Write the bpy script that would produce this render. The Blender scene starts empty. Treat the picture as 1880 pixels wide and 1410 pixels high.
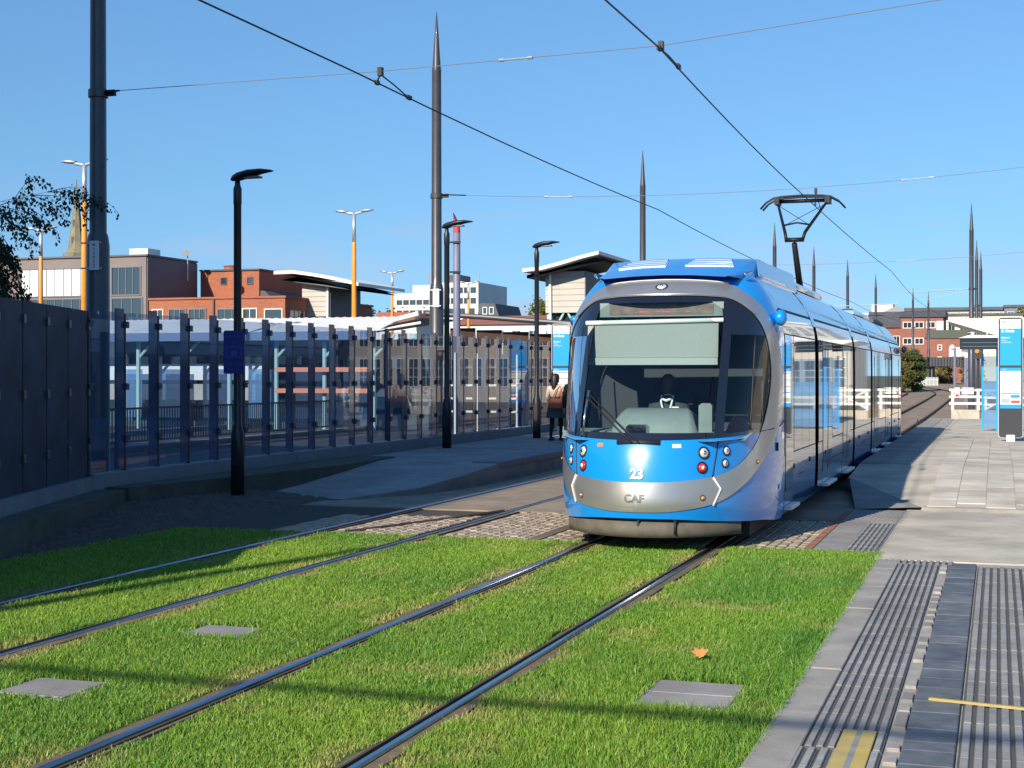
import bpy, math, random
import numpy as np
from mathutils import Vector, Matrix

R = math.radians
rnd = random.Random(7)
rng = np.random.default_rng(11)
sc = bpy.context.scene
col = sc.collection

# ------------------------------------------------------------------ camera, sky, sun, exposure
TH = math.atan(892 / 2700.0)
cam_d = bpy.data.cameras.new('camera')
cam = bpy.data.objects.new('camera', cam_d)
col.objects.link(cam)
cam.location = (0, 0, 1.997)
cam.rotation_euler = (R(90), 0, TH)
cam_d.sensor_width = 36
cam_d.lens = 36 * 2700 / 1880
cam_d.shift_y = -17 / 1880
cam_d.clip_end = 3000
sc.camera = cam

SUN_AZ, SUN_EL = R(13), R(27)          # light travels towards +Y, 13 degrees to the right of the track
w = bpy.data.worlds.new('World')
sc.world = w
w.use_nodes = True
nt = w.node_tree
bg = nt.nodes['Background']
sky = nt.nodes.new('ShaderNodeTexSky')
sky.sky_type = 'NISHITA'
sky.sun_disc = False
sky.sun_elevation = SUN_EL
sky.sun_rotation = math.pi + SUN_AZ
sky.altitude = 0
sky.air_density = 1.75
sky.dust_density = 0.0
sky.ozone_density = 10
bg.inputs[1].default_value = 0.118
# the far horizon lies a little below eye level here: look the sky up slightly higher, all round
stc = nt.nodes.new('ShaderNodeTexCoord')
sva = nt.nodes.new('ShaderNodeVectorMath')
sva.operation = 'ADD'
sva.inputs[1].default_value = (0, 0, .14)
svn = nt.nodes.new('ShaderNodeVectorMath')
svn.operation = 'NORMALIZE'
nt.links.new(stc.outputs['Generated'], sva.inputs[0])
nt.links.new(sva.outputs[0], svn.inputs[0])
nt.links.new(svn.outputs[0], sky.inputs[0])
# faint low cloud wisps all round the horizon
cmap = nt.nodes.new('ShaderNodeMapping')
cmap.inputs['Scale'].default_value = (5, 5, 26)
nt.links.new(stc.outputs['Generated'], cmap.inputs[0])
cn = nt.nodes.new('ShaderNodeTexNoise')
cn.inputs['Scale'].default_value = 1.0
cn.inputs['Detail'].default_value = 5
nt.links.new(cmap.outputs[0], cn.inputs['Vector'])
cr = nt.nodes.new('ShaderNodeMapRange')
cr.inputs[1].default_value = .44
cr.inputs[2].default_value = .66
nt.links.new(cn.outputs[0], cr.inputs[0])
sepz = nt.nodes.new('ShaderNodeSeparateXYZ')
nt.links.new(stc.outputs['Generated'], sepz.inputs[0])
ch = nt.nodes.new('ShaderNodeMapRange')
ch.inputs[1].default_value = .13
ch.inputs[2].default_value = .05
nt.links.new(sepz.outputs[2], ch.inputs[0])
cm = nt.nodes.new('ShaderNodeMath')
cm.operation = 'MULTIPLY'
nt.links.new(cr.outputs[0], cm.inputs[0])
nt.links.new(ch.outputs[0], cm.inputs[1])
cmx = nt.nodes.new('ShaderNodeMix')
cmx.data_type = 'RGBA'
cmx.inputs[7].default_value = (3.1, 3.5, 4.5, 1)
nt.links.new(cm.outputs[0], cmx.inputs[0])
nt.links.new(sky.outputs[0], cmx.inputs[6])
nt.links.new(cmx.outputs[2], bg.inputs[0])
sun_d = bpy.data.lights.new('sun', 'SUN')
sun_d.energy = 5.0
sun_d.angle = R(0.55)
sun_d.color = (1, 0.90, 0.74)
sun = bpy.data.objects.new('sun', sun_d)
col.objects.link(sun)
to_sun = Vector((-math.sin(SUN_AZ) * math.cos(SUN_EL), -math.cos(SUN_AZ) * math.cos(SUN_EL), math.sin(SUN_EL)))
sun.rotation_euler = to_sun.to_track_quat('Z', 'Y').to_euler()
sun.location = to_sun * 60
vs = sc.view_settings
vs.view_transform = 'Standard'
vs.look = 'None'
vs.exposure = 0.5
vs.gamma = 1
vs.use_curve_mapping = False
sc.cycles.max_bounces = 8
sc.cycles.transparent_max_bounces = 24
sc.cycles.caustics_reflective = False
sc.cycles.caustics_refractive = False


# ------------------------------------------------------------------ materials
def mat(name, c, rough=.6, metal=0., var=0., scale=8., bump=0., bscale=40., coat=0., spec=.5, c2=None, coords='Object', emit=None, detail=4):
    m = bpy.data.materials.new(name)
    m.use_nodes = True
    t = m.node_tree
    b = t.nodes['Principled BSDF']
    b.inputs['Roughness'].default_value = rough
    b.inputs['Metallic'].default_value = metal
    b.inputs['Specular IOR Level'].default_value = spec
    b.inputs['Coat Weight'].default_value = coat
    b.inputs['Coat Roughness'].default_value = .03
    b.inputs['Base Color'].default_value = (*c, 1)
    tc = None
    if var or c2 or bump:
        tc = t.nodes.new('ShaderNodeTexCoord')
        geo = t.nodes.new('ShaderNodeNewGeometry')
        src = geo.outputs['Position'] if coords == 'World' else tc.outputs['Object']
    if var or c2:
        n = t.nodes.new('ShaderNodeTexNoise')
        n.inputs['Scale'].default_value = scale
        n.inputs['Detail'].default_value = detail
        n.inputs['Roughness'].default_value = .65
        t.links.new(src, n.inputs['Vector'])
        cr = t.nodes.new('ShaderNodeValToRGB')
        a = c2 if c2 else tuple(max(0, x * (1 - var)) for x in c)
        bcol = c if c2 else tuple(min(1, x * (1 + var)) for x in c)
        cr.color_ramp.elements[0].position = .32
        cr.color_ramp.elements[1].position = .68
        cr.color_ramp.elements[0].color = (*a, 1)
        cr.color_ramp.elements[1].color = (*bcol, 1)
        t.links.new(n.outputs['Fac'], cr.inputs[0])
        cout = cr.outputs[0]
        if coords == 'World' and detail >= 8:
            # worn-in stains and dark specks with shapes of their own
            for sc_, lo_, hi_, dk in ((.9, .36, .60, .72), (38., .26, .34, .45)):
                n3 = t.nodes.new('ShaderNodeTexNoise')
                n3.inputs['Scale'].default_value = sc_
                n3.inputs['Detail'].default_value = 6
                n3.inputs['Roughness'].default_value = .6
                t.links.new(src, n3.inputs['Vector'])
                r3 = t.nodes.new('ShaderNodeMapRange')
                r3.inputs[1].default_value = lo_
                r3.inputs[2].default_value = hi_
                r3.inputs[3].default_value = dk
                r3.inputs[4].default_value = 1.0
                t.links.new(n3.outputs['Fac'], r3.inputs[0])
                mx3 = t.nodes.new('ShaderNodeMix')
                mx3.data_type = 'RGBA'
                mx3.blend_type = 'MULTIPLY'
                mx3.inputs[0].default_value = 1
                t.links.new(cout, mx3.inputs[6])
                t.links.new(r3.outputs[0], mx3.inputs[7])
                cout = mx3.outputs[2]
        t.links.new(cout, b.inputs['Base Color'])
    if bump:
        n2 = t.nodes.new('ShaderNodeTexNoise')
        n2.inputs['Scale'].default_value = bscale
        n2.inputs['Detail'].default_value = 5
        t.links.new(src, n2.inputs['Vector'])
        bp = t.nodes.new('ShaderNodeBump')
        bp.inputs['Strength'].default_value = bump
        bp.inputs['Distance'].default_value = .02
        t.links.new(n2.outputs['Fac'], bp.inputs['Height'])
        t.links.new(bp.outputs[0], b.inputs['Normal'])
    if emit:
        b.inputs['Emission Color'].default_value = (*emit[0], 1)
        b.inputs['Emission Strength'].default_value = emit[1]
    return m


def glass(name, tint, refl=1.0, rough=.0, ior=1.5, body=None, bodyfac=0.):
    m = bpy.data.materials.new(name)
    m.use_nodes = True
    t = m.node_tree
    t.nodes.clear()
    o = t.nodes.new('ShaderNodeOutputMaterial')
    tr = t.nodes.new('ShaderNodeBsdfTransparent')
    tr.inputs[0].default_value = (*tint, 1)
    gl = t.nodes.new('ShaderNodeBsdfGlossy')
    gl.inputs['Roughness'].default_value = rough
    gl.inputs[0].default_value = (refl, refl, refl, 1)
    fr = t.nodes.new('ShaderNodeFresnel')
    fr.inputs[0].default_value = ior
    mx = t.nodes.new('ShaderNodeMixShader')
    t.links.new(fr.outputs[0], mx.inputs[0])
    base = tr.outputs[0]
    if body:
        df = t.nodes.new('ShaderNodeBsdfDiffuse')
        df.inputs[0].default_value = (*body, 1)
        m2 = t.nodes.new('ShaderNodeMixShader')
        m2.inputs[0].default_value = bodyfac
        t.links.new(tr.outputs[0], m2.inputs[1])
        t.links.new(df.outputs[0], m2.inputs[2])
        base = m2.outputs[0]
    t.links.new(base, mx.inputs[1])
    t.links.new(gl.outputs[0], mx.inputs[2])
    t.links.new(mx.outputs[0], o.inputs[0])
    return m


def brick_mat(name, c1, c2, mortar, sx=.215, sz=.075):
    m = mat(name, c1, .85)
    t = m.node_tree
    b = t.nodes['Principled BSDF']
    tc = t.nodes.new('ShaderNodeTexCoord')
    sep = t.nodes.new('ShaderNodeSeparateXYZ')
    ad = t.nodes.new('ShaderNodeMath')
    cmb = t.nodes.new('ShaderNodeCombineXYZ')
    t.links.new(tc.outputs['Object'], sep.inputs[0])
    t.links.new(sep.outputs[0], ad.inputs[0])
    t.links.new(sep.outputs[1], ad.inputs[1])
    t.links.new(ad.outputs[0], cmb.inputs[0])
    t.links.new(sep.outputs[2], cmb.inputs[1])
    br = t.nodes.new('ShaderNodeTexBrick')
    br.inputs['Color1'].default_value = (*c1, 1)
    br.inputs['Color2'].default_value = (*c2, 1)
    br.inputs['Mortar'].default_value = (*mortar, 1)
    br.inputs['Scale'].default_value = 1
    br.inputs['Mortar Size'].default_value = .008
    br.inputs['Brick Width'].default_value = sx
    br.inputs['Row Height'].default_value = sz
    t.links.new(cmb.outputs[0], br.inputs['Vector'])
    n = t.nodes.new('ShaderNodeTexNoise')
    n.inputs['Scale'].default_value = .6
    mx = t.nodes.new('ShaderNodeMix')
    mx.data_type = 'RGBA'
    mx.blend_type = 'MULTIPLY'
    mx.inputs[0].default_value = .35
    t.links.new(tc.outputs['Object'], n.inputs['Vector'])
    t.links.new(br.outputs[0], mx.inputs[6])
    t.links.new(n.outputs[0], mx.inputs[7])
    t.links.new(mx.outputs[2], b.inputs['Base Color'])
    return m


M = {}
M['blue'] = mat('tram_blue_paint', (.002, .26, .76), .26, 0, coat=.9, c2=(.008, .235, .66), scale=1.6, detail=7)
M['silver'] = mat('tram_silver_paint', (.50, .495, .49), .34, .75, coat=.5, var=.07, scale=2.2, detail=7)
M['side'] = mat('tram_side_paint', (.22, .31, .46), .16, .55, coat=1, bump=.012, bscale=2.2)
M['sideblue'] = mat('tram_lower_side_paint', (.03, .14, .45), .16, .3, coat=1, bump=.012, bscale=2.2)
M['roofpaint'] = mat('tram_roof_paint', (.30, .42, .56), .3, .35, coat=.8)
M['blackgloss'] = mat('black_gloss', (.008, .010, .016), .08, 0, coat=1)
M['rubber'] = mat('black_rubber', (.012, .012, .014), .6)
M['dark'] = mat('dark_underframe', (.018, .018, .02), .8)
M['apron'] = mat('dusty_apron', (.11, .095, .075), .75, var=.25, scale=5)
M['pane'] = mat('dark_tinted_pane', (.016, .022, .028), .02, 0, coat=1, spec=.8, bump=.006, bscale=1.6)
M['screen'] = glass('windscreen_glass', (.78, .86, .86), ior=1.45)
M['chrome'] = mat('chrome', (.75, .75, .75), .12, 1)
M['lens'] = mat('lamp_lens', (.75, .78, .8), .08, .4, coat=1)
M['redlens'] = mat('red_lens', (.55, .02, .03), .12, 0, coat=1)
M['amber'] = mat('amber_lens', (.75, .22, .01), .15, 0, coat=1)
M['white'] = mat('white_paint', (.78, .78, .76), .45, var=.06, scale=3)
M['greyplastic'] = mat('grey_green_plastic', (.20, .25, .25), .6, var=.12, scale=4)
M['blind'] = mat('sun_blind', (.31, .345, .34), .8, var=.03, scale=30)
M['blindtube'] = mat('blind_tube', (.85, .9, .86), .4)
M['display'] = mat('display_face', (.13, .085, .08), .35, c2=(.24, .19, .17), scale=9)
M['led'] = mat('red_led', (.6, .05, .04), .4, emit=((1, .15, .12), .35))
M['darkint'] = mat('dark_interior', (.04, .047, .06), .8)
M['pole'] = mat('mast_paint', (.05, .05, .06), .42, .1, var=.15, scale=3, coat=.2)
M['lampblack'] = mat('lamp_black_paint', (.018, .02, .026), .4, .2)
M['orange'] = mat('orange_paint', (.72, .27, .03), .5, var=.08, scale=4)
M['galv'] = mat('galvanised_steel', (.52, .53, .54), .42, .6, var=.1, scale=10)
M['lilac'] = mat('lilac_paint', (.17, .175, .26), .5, var=.08, scale=3)
M['red'] = mat('red_paint', (.55, .05, .07), .5)
M['wire'] = mat('wire_dark', (.02, .018, .018), .5, .6)
M['wirelight'] = mat('span_wire_pale', (.16, .16, .19), .6)
M['concrete'] = mat('pale_concrete', (.52, .47, .385), .85, var=.14, scale=1.6, bump=.15, coords='World', detail=8)
M['slabA'] = mat('paving_slab_warm', (.53, .48, .40), .85, var=.12, scale=2.1, bump=.12, coords='World', detail=8)
M['slabB'] = mat('paving_slab_pale', (.57, .525, .445), .85, var=.12, scale=2.4, bump=.12, coords='World', detail=8)
M['slabC'] = mat('paving_slab_dim', (.49, .44, .365), .85, var=.14, scale=2.4, bump=.12, coords='World', detail=8)
M['greyslab'] = mat('grey_concrete_slab', (.28, .265, .25), .85, var=.16, scale=2.5, bump=.15, coords='World', detail=8)
M['kerbslab'] = mat('grey_kerb_slab', (.35, .325, .29), .85, var=.14, scale=3, bump=.15, coords='World', detail=8)
M['tactile'] = mat('tactile_grey', (.25, .25, .255), .8, var=.2, scale=7, bump=.2, coords='World', detail=8)
M['groove'] = mat('dark_groove', (.055, .053, .052), .9, var=.3, scale=14, coords='World')
M['darkpaver'] = mat('dark_blue_paver', (.12, .128, .14), .6, var=.35, scale=5, bump=.12, coords='World', detail=8)
M['darkpaver2'] = mat('mid_blue_paver', (.16, .165, .17), .6, var=.3, scale=5, bump=.12, coords='World', detail=8)
M['mortar'] = mat('pale_mortar', (.33, .31, .28), .9, var=.2, scale=9, coords='World')
M['yellow'] = mat('worn_yellow_paint', (.56, .40, .07), .7, c2=(.40, .33, .16), scale=7, coords='World', detail=8)
M['asphalt'] = mat('asphalt', (.055, .055, .06), .9, var=.2, scale=3, bump=.2, coords='World')
M['tanconc'] = mat('tan_track_concrete', (.29, .23, .165), .88, var=.18, scale=1.4, bump=.15, coords='World', detail=8)
M['sett'] = mat('sett_stone', (.36, .285, .205), .85, var=.3, scale=6, bump=.25, coords='World')
M['joint'] = mat('sett_joint', (.05, .042, .034), .95)
M['soil'] = mat('soil', (.10, .165, .025), .95, c2=(.07, .10, .02), scale=3, coords='World')
M['margin'] = mat('rail_margin_concrete', (.22, .155, .095), .9, c2=(.11, .085, .055), scale=4, bump=.3, coords='World', detail=8)
M['railhead'] = mat('polished_rail', (.32, .33, .36), .22, 1, var=.1, scale=3)
M['railrust'] = mat('rusty_rail', (.07, .05, .038), .8, var=.3, scale=8)
M['ballast'] = mat('brown_ballast', (.34, .255, .18), .95, c2=(.20, .15, .105), scale=1.8, bump=.5, bscale=14, coords='World', detail=8)
M['terrain'] = mat('far_ground', (.12, .115, .09), .95, c2=(.07, .09, .045), scale=.05, coords='World')
M['plinth'] = mat('plinth_concrete', (.20, .20, .22), .85, var=.12, scale=2, bump=.1, coords='World')
M['mosswall'] = mat('mossy_wall', (.10, .095, .075), .95, c2=(.055, .06, .035), scale=2.2, bump=.3, coords='World')
M['det'] = mat('deterrent_paver', (.10, .085, .075), .9, var=.25, scale=4, coords='World')
M['fglass'] = glass('fence_clear_glass', (.54, .66, .82), ior=1.5, body=(.15, .21, .31), bodyfac=.24)
M['fstrip'] = mat('fence_dark_strip', (.04, .075, .16), .12, 0, coat=.6, c2=(.025, .05, .11), scale=1.2)
M['fsolid'] = mat('dark_slate_panel', (.045, .055, .085), .6, 0, spec=.18, c2=(.018, .022, .036), scale=1.5)
M['steel'] = mat('fence_steel', (.06, .065, .08), .4, .5)
M['aqua'] = mat('pale_aqua_steel', (.42, .62, .60), .5)
M['roofwhite'] = mat('white_roof_sheet', (.72, .70, .66), .5, var=.08, scale=1.5)
M['tileclad'] = mat('pale_tile_cladding', (.46, .43, .39), .7, var=.08, scale=1.2)
M['darkclad_shade'] = mat('dark_cladding_and_shade', (.10, .10, .115), .6)  # dark cladding colour, also used as painted shade on side walls
M['orangebrick'] = brick_mat('orange_brick', (.46, .135, .065), (.36, .10, .05), (.33, .17, .11))
M['redbrick'] = brick_mat('red_brick', (.36, .105, .065), (.29, .085, .055), (.3, .2, .16))
M['brownclad'] = mat('brown_grey_render', (.20, .165, .155), .8, var=.1, scale=.8)
M['stone'] = mat('spire_stone', (.21, .185, .12), .9, var=.3, scale=.8)
M['cream'] = mat('cream_render', (.66, .60, .47), .8, var=.06, scale=.5)
M['offwhite'] = mat('offwhite_render', (.66, .65, .62), .8, var=.06, scale=.3)
M['slate'] = mat('slate_roof', (.085, .085, .095), .75, var=.2, scale=.7)
M['winglass'] = mat('window_glass', (.03, .04, .05), .05, 0, coat=1, spec=.8)
M['winframe'] = mat('window_frame', (.15, .15, .15), .5)
M['totblue'] = mat('totem_blue', (.004, .30, .78), .35, coat=.4)
M['totdark'] = mat('totem_dark', (.03, .032, .038), .35, coat=.3)
M['totwhite'] = mat('totem_white', (.80, .83, .84), .35, coat=.3)
M['totgrey'] = mat('totem_grey_print', (.30, .36, .40), .5)
M['shelterblue'] = glass('shelter_blue_glass', (.60, .76, .92), body=(.25, .45, .7), bodyfac=.35)
M['signblue'] = mat('sign_blue', (.015, .022, .16), .5)
M['signprint'] = mat('sign_faded_print', (.055, .065, .26), .5)
M['plate'] = mat('number_plate', (.62, .63, .63), .5)
M['black'] = mat('black_print', (.01, .01, .01), .6)
M['skin'] = mat('skin', (.42, .24, .17), .55)
M['skindark'] = mat('skin_dark', (.10, .055, .04), .5)
M['hair'] = mat('dark_hair', (.012, .009, .008), .5)
M['bag'] = mat('orange_leather', (.62, .14, .045), .45, var=.12, scale=6)
M['palejacket'] = mat('pale_top', (.56, .44, .36), .8, var=.1, scale=6)
M['greycloth'] = mat('grey_cloth', (.075, .08, .085), .85, var=.2, scale=10)
M['blackcloth'] = mat('black_cloth', (.012, .012, .014), .9, var=.2, scale=8)
M['uniform'] = mat('dark_uniform', (.045, .055, .06), .85)
M['lanyard'] = mat('white_lanyard', (.85, .9, .9), .5)
M['bark'] = mat('bark', (.035, .028, .022), .9, var=.3, scale=9)
M['deadleaf'] = mat('dead_leaf', (.48, .20, .06), .7, var=.2, scale=20)
M['bollard'] = mat('dark_post', (.03, .03, .035), .6)
M['vehicle'] = mat('white_vehicle', (.72, .72, .70), .3, coat=1)
M['rail_w'] = mat('white_timber', (.80, .78, .72), .6, var=.06, scale=4)


def leaf_mat(name, c, c2):
    m = mat(name, c, .6, c2=c2, scale=1.1)
    b = m.node_tree.nodes['Principled BSDF']
    o = m.node_tree.nodes['Material Output']
    tl = m.node_tree.nodes.new('ShaderNodeBsdfTranslucent')
    tl.inputs[0].default_value = (*c, 1)
    mx = m.node_tree.nodes.new('ShaderNodeMixShader')
    mx.inputs[0].default_value = .3
    m.node_tree.links.new(b.outputs[0], mx.inputs[1])
    m.node_tree.links.new(tl.outputs[0], mx.inputs[2])
    m.node_tree.links.new(mx.outputs[0], o.inputs[0])
    return m


M['birch'] = leaf_mat('birch_leaf', (.035, .05, .02), (.02, .03, .012))
M['leaf'] = leaf_mat('tree_leaf', (.12, .16, .045), (.05, .085, .025))
M['leafy'] = leaf_mat('autumn_leaf', (.24, .21, .05), (.08, .10, .03))


def grass_mat():
    m = bpy.data.materials.new('grass_blades')
    m.use_nodes = True
    t = m.node_tree
    b = t.nodes['Principled BSDF']
    o = t.nodes['Material Output']
    a = t.nodes.new('ShaderNodeAttribute')
    a.attribute_name = 'tint'
    t.links.new(a.outputs['Color'], b.inputs['Base Color'])
    b.inputs['Roughness'].default_value = .45
    b.inputs['Specular IOR Level'].default_value = .35
    tl = t.nodes.new('ShaderNodeBsdfTranslucent')
    t.links.new(a.outputs['Color'], tl.inputs[0])
    mx = t.nodes.new('ShaderNodeMixShader')
    mx.inputs[0].default_value = .35
    t.links.new(b.outputs[0], mx.inputs[1])
    t.links.new(tl.outputs[0], mx.inputs[2])
    t.links.new(mx.outputs[0], o.inputs[0])
    return m


M['grass'] = grass_mat()


# ------------------------------------------------------------------ geometry helpers
class MB:
    def __init__(s):
        s.v = []
        s.f = []

    def add(s, vs_, fs, mtx=None):
        o = len(s.v)
        for p in vs_:
            s.v.append(tuple(mtx @ Vector(p)) if mtx is not None else tuple(p))
        s.f += [tuple(i + o for i in f) for f in fs]
        return s

    def box(s, x0, x1, y0, y1, z0, z1, mtx=None):
        return s.add([(x0, y0, z0), (x1, y0, z0), (x1, y1, z0), (x0, y1, z0), (x0, y0, z1), (x1, y0, z1), (x1, y1, z1), (x0, y1, z1)],
                     [(0, 3, 2, 1), (4, 5, 6, 7), (0, 1, 5, 4), (1, 2, 6, 5), (2, 3, 7, 6), (3, 0, 4, 7)], mtx)

    def cbox(s, x0, x1, y0, y1, z0, z1, b=.01, mtx=None):
        # chamfered top box
        return s.add([(x0, y0, z0), (x1, y0, z0), (x1, y1, z0), (x0, y1, z0),
                      (x0, y0, z1 - b), (x1, y0, z1 - b), (x1, y1, z1 - b), (x0, y1, z1 - b),
                      (x0 + b, y0 + b, z1), (x1 - b, y0 + b, z1), (x1 - b, y1 - b, z1), (x0 + b, y1 - b, z1)],
                     [(0, 3, 2, 1), (8, 9, 10, 11), (0, 1, 5, 4), (1, 2, 6, 5), (2, 3, 7, 6), (3, 0, 4, 7),
                      (4, 5, 9, 8), (5, 6, 10, 9), (6, 7, 11, 10), (7, 4, 8, 11)], mtx)

    def tube(s, path, r, n=8, cap=True):
        path = [Vector(p) for p in path]
        rs = r if isinstance(r, (list, tuple)) else [r] * len(path)
        o = len(s.v)
        up = Vector((0, 0, 1))
        prev = None
        for i, p in enumerate(path):
            d = (path[min(i + 1, len(path) - 1)] - path[max(i - 1, 0)]).normalized()
            if prev is None:
                a = up if abs(d.z) < .9 else Vector((1, 0, 0))
                u = d.cross(a).normalized()
            else:
                u = (prev - d * prev.dot(d)).normalized()
            prev = u
            v_ = d.cross(u)
            for k in range(n):
                an = 2 * math.pi * k / n
                s.v.append(tuple(p + (u * math.cos(an) + v_ * math.sin(an)) * rs[i]))
        for i in range(len(path) - 1):
            for k in range(n):
                a, b = o + i * n + k, o + i * n + (k + 1) % n
                s.f.append((a, b, b + n, a + n))
        if cap:
            s.f.append(tuple(o + k for k in range(n))[::-1])
            s.f.append(tuple(o + (len(path) - 1) * n + k for k in range(n)))
        return s

    def lathe(s, prof, n=16, mtx=None):
        # prof: list of (r, z)
        o = len(s.v)
        for r, z in prof:
            for k in range(n):
                an = 2 * math.pi * k / n
                p = (r * math.cos(an), r * math.sin(an), z)
                s.v.append(tuple(mtx @ Vector(p)) if mtx is not None else p)
        for i in range(len(prof) - 1):
            for k in range(n):
                a, b = o + i * n + k, o + i * n + (k + 1) % n
                s.f.append((a, b, b + n, a + n))
        s.f.append(tuple(o + k for k in range(n))[::-1])
        s.f.append(tuple(o + (len(prof) - 1) * n + k for k in range(n)))
        return s

    def prism(s, poly, axis, a0, a1, mtx=None):
        # poly: 2D outline; extruded along axis 'x','y','z' from a0 to a1
        n = len(poly)
        def P(p, a):
            return {'x': (a, p[0], p[1]), 'y': (p[0], a, p[1]), 'z': (p[0], p[1], a)}[axis]
        vv = [P(p, a0) for p in poly] + [P(p, a1) for p in poly]
        ff = [tuple(range(n))[::-1], tuple(range(n, 2 * n))] + [(i, (i + 1) % n, n + (i + 1) % n, n + i) for i in range(n)]
        return s.add(vv, ff, mtx)

    def grid(s, P):
        # P: rows x cols of points
        o = len(s.v)
        nr, nc = len(P), len(P[0])
        for row in P:
            for p in row:
                s.v.append(tuple(p))
        for i in range(nr - 1):
            for j in range(nc - 1):
                a = o + i * nc + j
                s.f.append((a, a + 1, a + nc + 1, a + nc))
        return s

    def ball(s, c, rx, ry=None, rz=None, n=12, m_=8):
        ry = ry or rx
        rz = rz or rx
        prof = []
        o = len(s.v)
        for i in range(m_ + 1):
            th = math.pi * i / m_
            for k in range(n):
                an = 2 * math.pi * k / n
                s.v.append((c[0] + rx * math.sin(th) * math.cos(an), c[1] + ry * math.sin(th) * math.sin(an), c[2] - rz * math.cos(th)))
        for i in range(m_):
            for k in range(n):
                a, b = o + i * n + k, o + i * n + (k + 1) % n
                s.f.append((a, b, b + n, a + n))
        return s

    def build(s, name, m, parent=None, smooth=False, kind=None):
        off = parent_world(parent)
        me = bpy.data.meshes.new(name)
        me.from_pydata([(p[0] - off[0], p[1] - off[1], p[2] - off[2]) for p in s.v], [], s.f)
        me.materials.append(M[m] if isinstance(m, str) else m)
        if smooth:
            me.polygons.foreach_set('use_smooth', [True] * len(me.polygons))
        me.validate()
        o = bpy.data.objects.new(name, me)
        col.objects.link(o)
        if parent:
            o.parent = parent
        if kind:
            o['kind'] = kind
        return o


def parent_world(p):
    v = Vector((0, 0, 0))
    while p:
        v += p.location
        p = p.parent
    return v


def thing(name, label, cat, loc=(0, 0, 0), group=None):
    o = bpy.data.objects.new(name, None)
    o.empty_display_size = .2
    col.objects.link(o)
    o.location = loc
    tag(o, label, cat, group)
    return o


def tag(o, label, cat, group=None):
    o['label'] = label
    o['category'] = cat
    if group:
        o['group'] = group
    return o


def struct(name, mb, m, parent=None, smooth=False):
    o = mb.build(name, m, parent, smooth)
    if not parent:
        o['kind'] = 'structure'
    return o


def dup(o, loc=None, parent=None):
    c = o.copy()
    col.objects.link(c)
    if parent:
        c.parent = parent
    if loc is not None:
        c.location = loc
    return c


def copy_tree(o, parent=None):
    c = o.copy()
    col.objects.link(c)
    c.parent = parent
    for ch in list(o.children):
        copy_tree(ch, c)
    return c


# lettering: all made before the heavy meshes
def text_mesh(s, size, align='LEFT', bold=0.0, outline=False):
    cu = bpy.data.curves.new('lettering', 'FONT')
    cu.body = s
    cu.size = size
    cu.align_x = align
    cu.align_y = 'CENTER'
    if outline:
        cu.fill_mode = 'NONE'
        cu.bevel_depth = outline
        cu.bevel_resolution = 0
    else:
        cu.extrude = .0015
        cu.offset = bold
    cu.resolution_u = 3
    ob = bpy.data.objects.new('lettering', cu)
    col.objects.link(ob)
    dg = bpy.context.evaluated_depsgraph_get()
    me = bpy.data.meshes.new_from_object(ob.evaluated_get(dg))
    bpy.data.objects.remove(ob)
    bpy.data.curves.remove(cu)
    return me


TXT = {}
for key, a in {
    '23': ('23', .155, 'CENTER', .006), 'CAF': ('CAF', .125, 'CENTER', 0, .0018),
    'stop': ('St Chads', .085, 'LEFT', .003), 'plat': ('Platform 1', .05, 'LEFT', .0015), 'tow': ('Towards', .036, 'LEFT', 0),
    'dest': ('Wolverhampton', .036, 'LEFT', 0), 'mm': ('Midland Metro', .030, 'LEFT', 0), 'tt': ('Timetables', .03, 'LEFT', 0),
    'tramway': ('TRAMWAY', .075, 'CENTER', 0), 'look': ('LOOK BOTH', .068, 'CENTER', 0), 'ways': ('WAYS', .068, 'CENTER', 0),
    'M': ('M', .085, 'CENTER', 0), '1': ('1', .085, 'CENTER', 0), '5': ('5', .085, 'CENTER', 0), '0': ('0', .085, 'CENTER', 0), '2': ('2', .085, 'CENTER', 0),
    'five': ('5', .5, 'CENTER', .01), 'warn': ('WARNING', .12, 'CENTER', 0), 'warn2': ('Do not trespass', .07, 'CENTER', 0),
}.items():
    TXT[key] = text_mesh(*a)


def put_text(key, m, loc, parent, nrm=(0, -1, 0), name='lettering'):
    me = TXT[key].copy()
    me.materials.clear()
    me.materials.append(M[m])
    o = bpy.data.objects.new(name, me)
    col.objects.link(o)
    n = Vector(nrm).normalized()
    u = Vector((0, 0, 1)).cross(n).normalized()      # text right
    v = n.cross(u)
    mt = Matrix((u, v, n)).transposed().to_4x4()
    o.parent = parent
    o.location = Vector(loc) - parent_world(parent)
    o.rotation_euler = mt.to_euler()
    return o


def pchip(xs, ys):
    xs = np.array(xs, float)
    ys = np.array(ys, float)
    h = np.diff(xs)
    d = np.diff(ys) / h
    m = np.zeros_like(xs)
    m[0], m[-1] = d[0], d[-1]
    for i in range(1, len(xs) - 1):
        m[i] = 0 if d[i - 1] * d[i] <= 0 else 2 / (1 / d[i - 1] + 1 / d[i])

    def f(x):
        x = min(max(x, xs[0]), xs[-1])
        i = min(max(int(np.searchsorted(xs, x)) - 1, 0), len(h) - 1)
        t = (x - xs[i]) / h[i]
        return float((2 * t**3 - 3 * t**2 + 1) * ys[i] + (t**3 - 2 * t**2 + t) * h[i] * m[i] + (-2 * t**3 + 3 * t**2) * ys[i + 1] + (t**3 - t**2) * h[i] * m[i + 1])
    return f


def rise(y):
    return min(1.0, .00009 * max(0, y - 45)**2)


# ------------------------------------------------------------------ the ground
RX = (-8.33, -6.80, -4.62, -3.12)                    # the four rails (x of each head)

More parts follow.
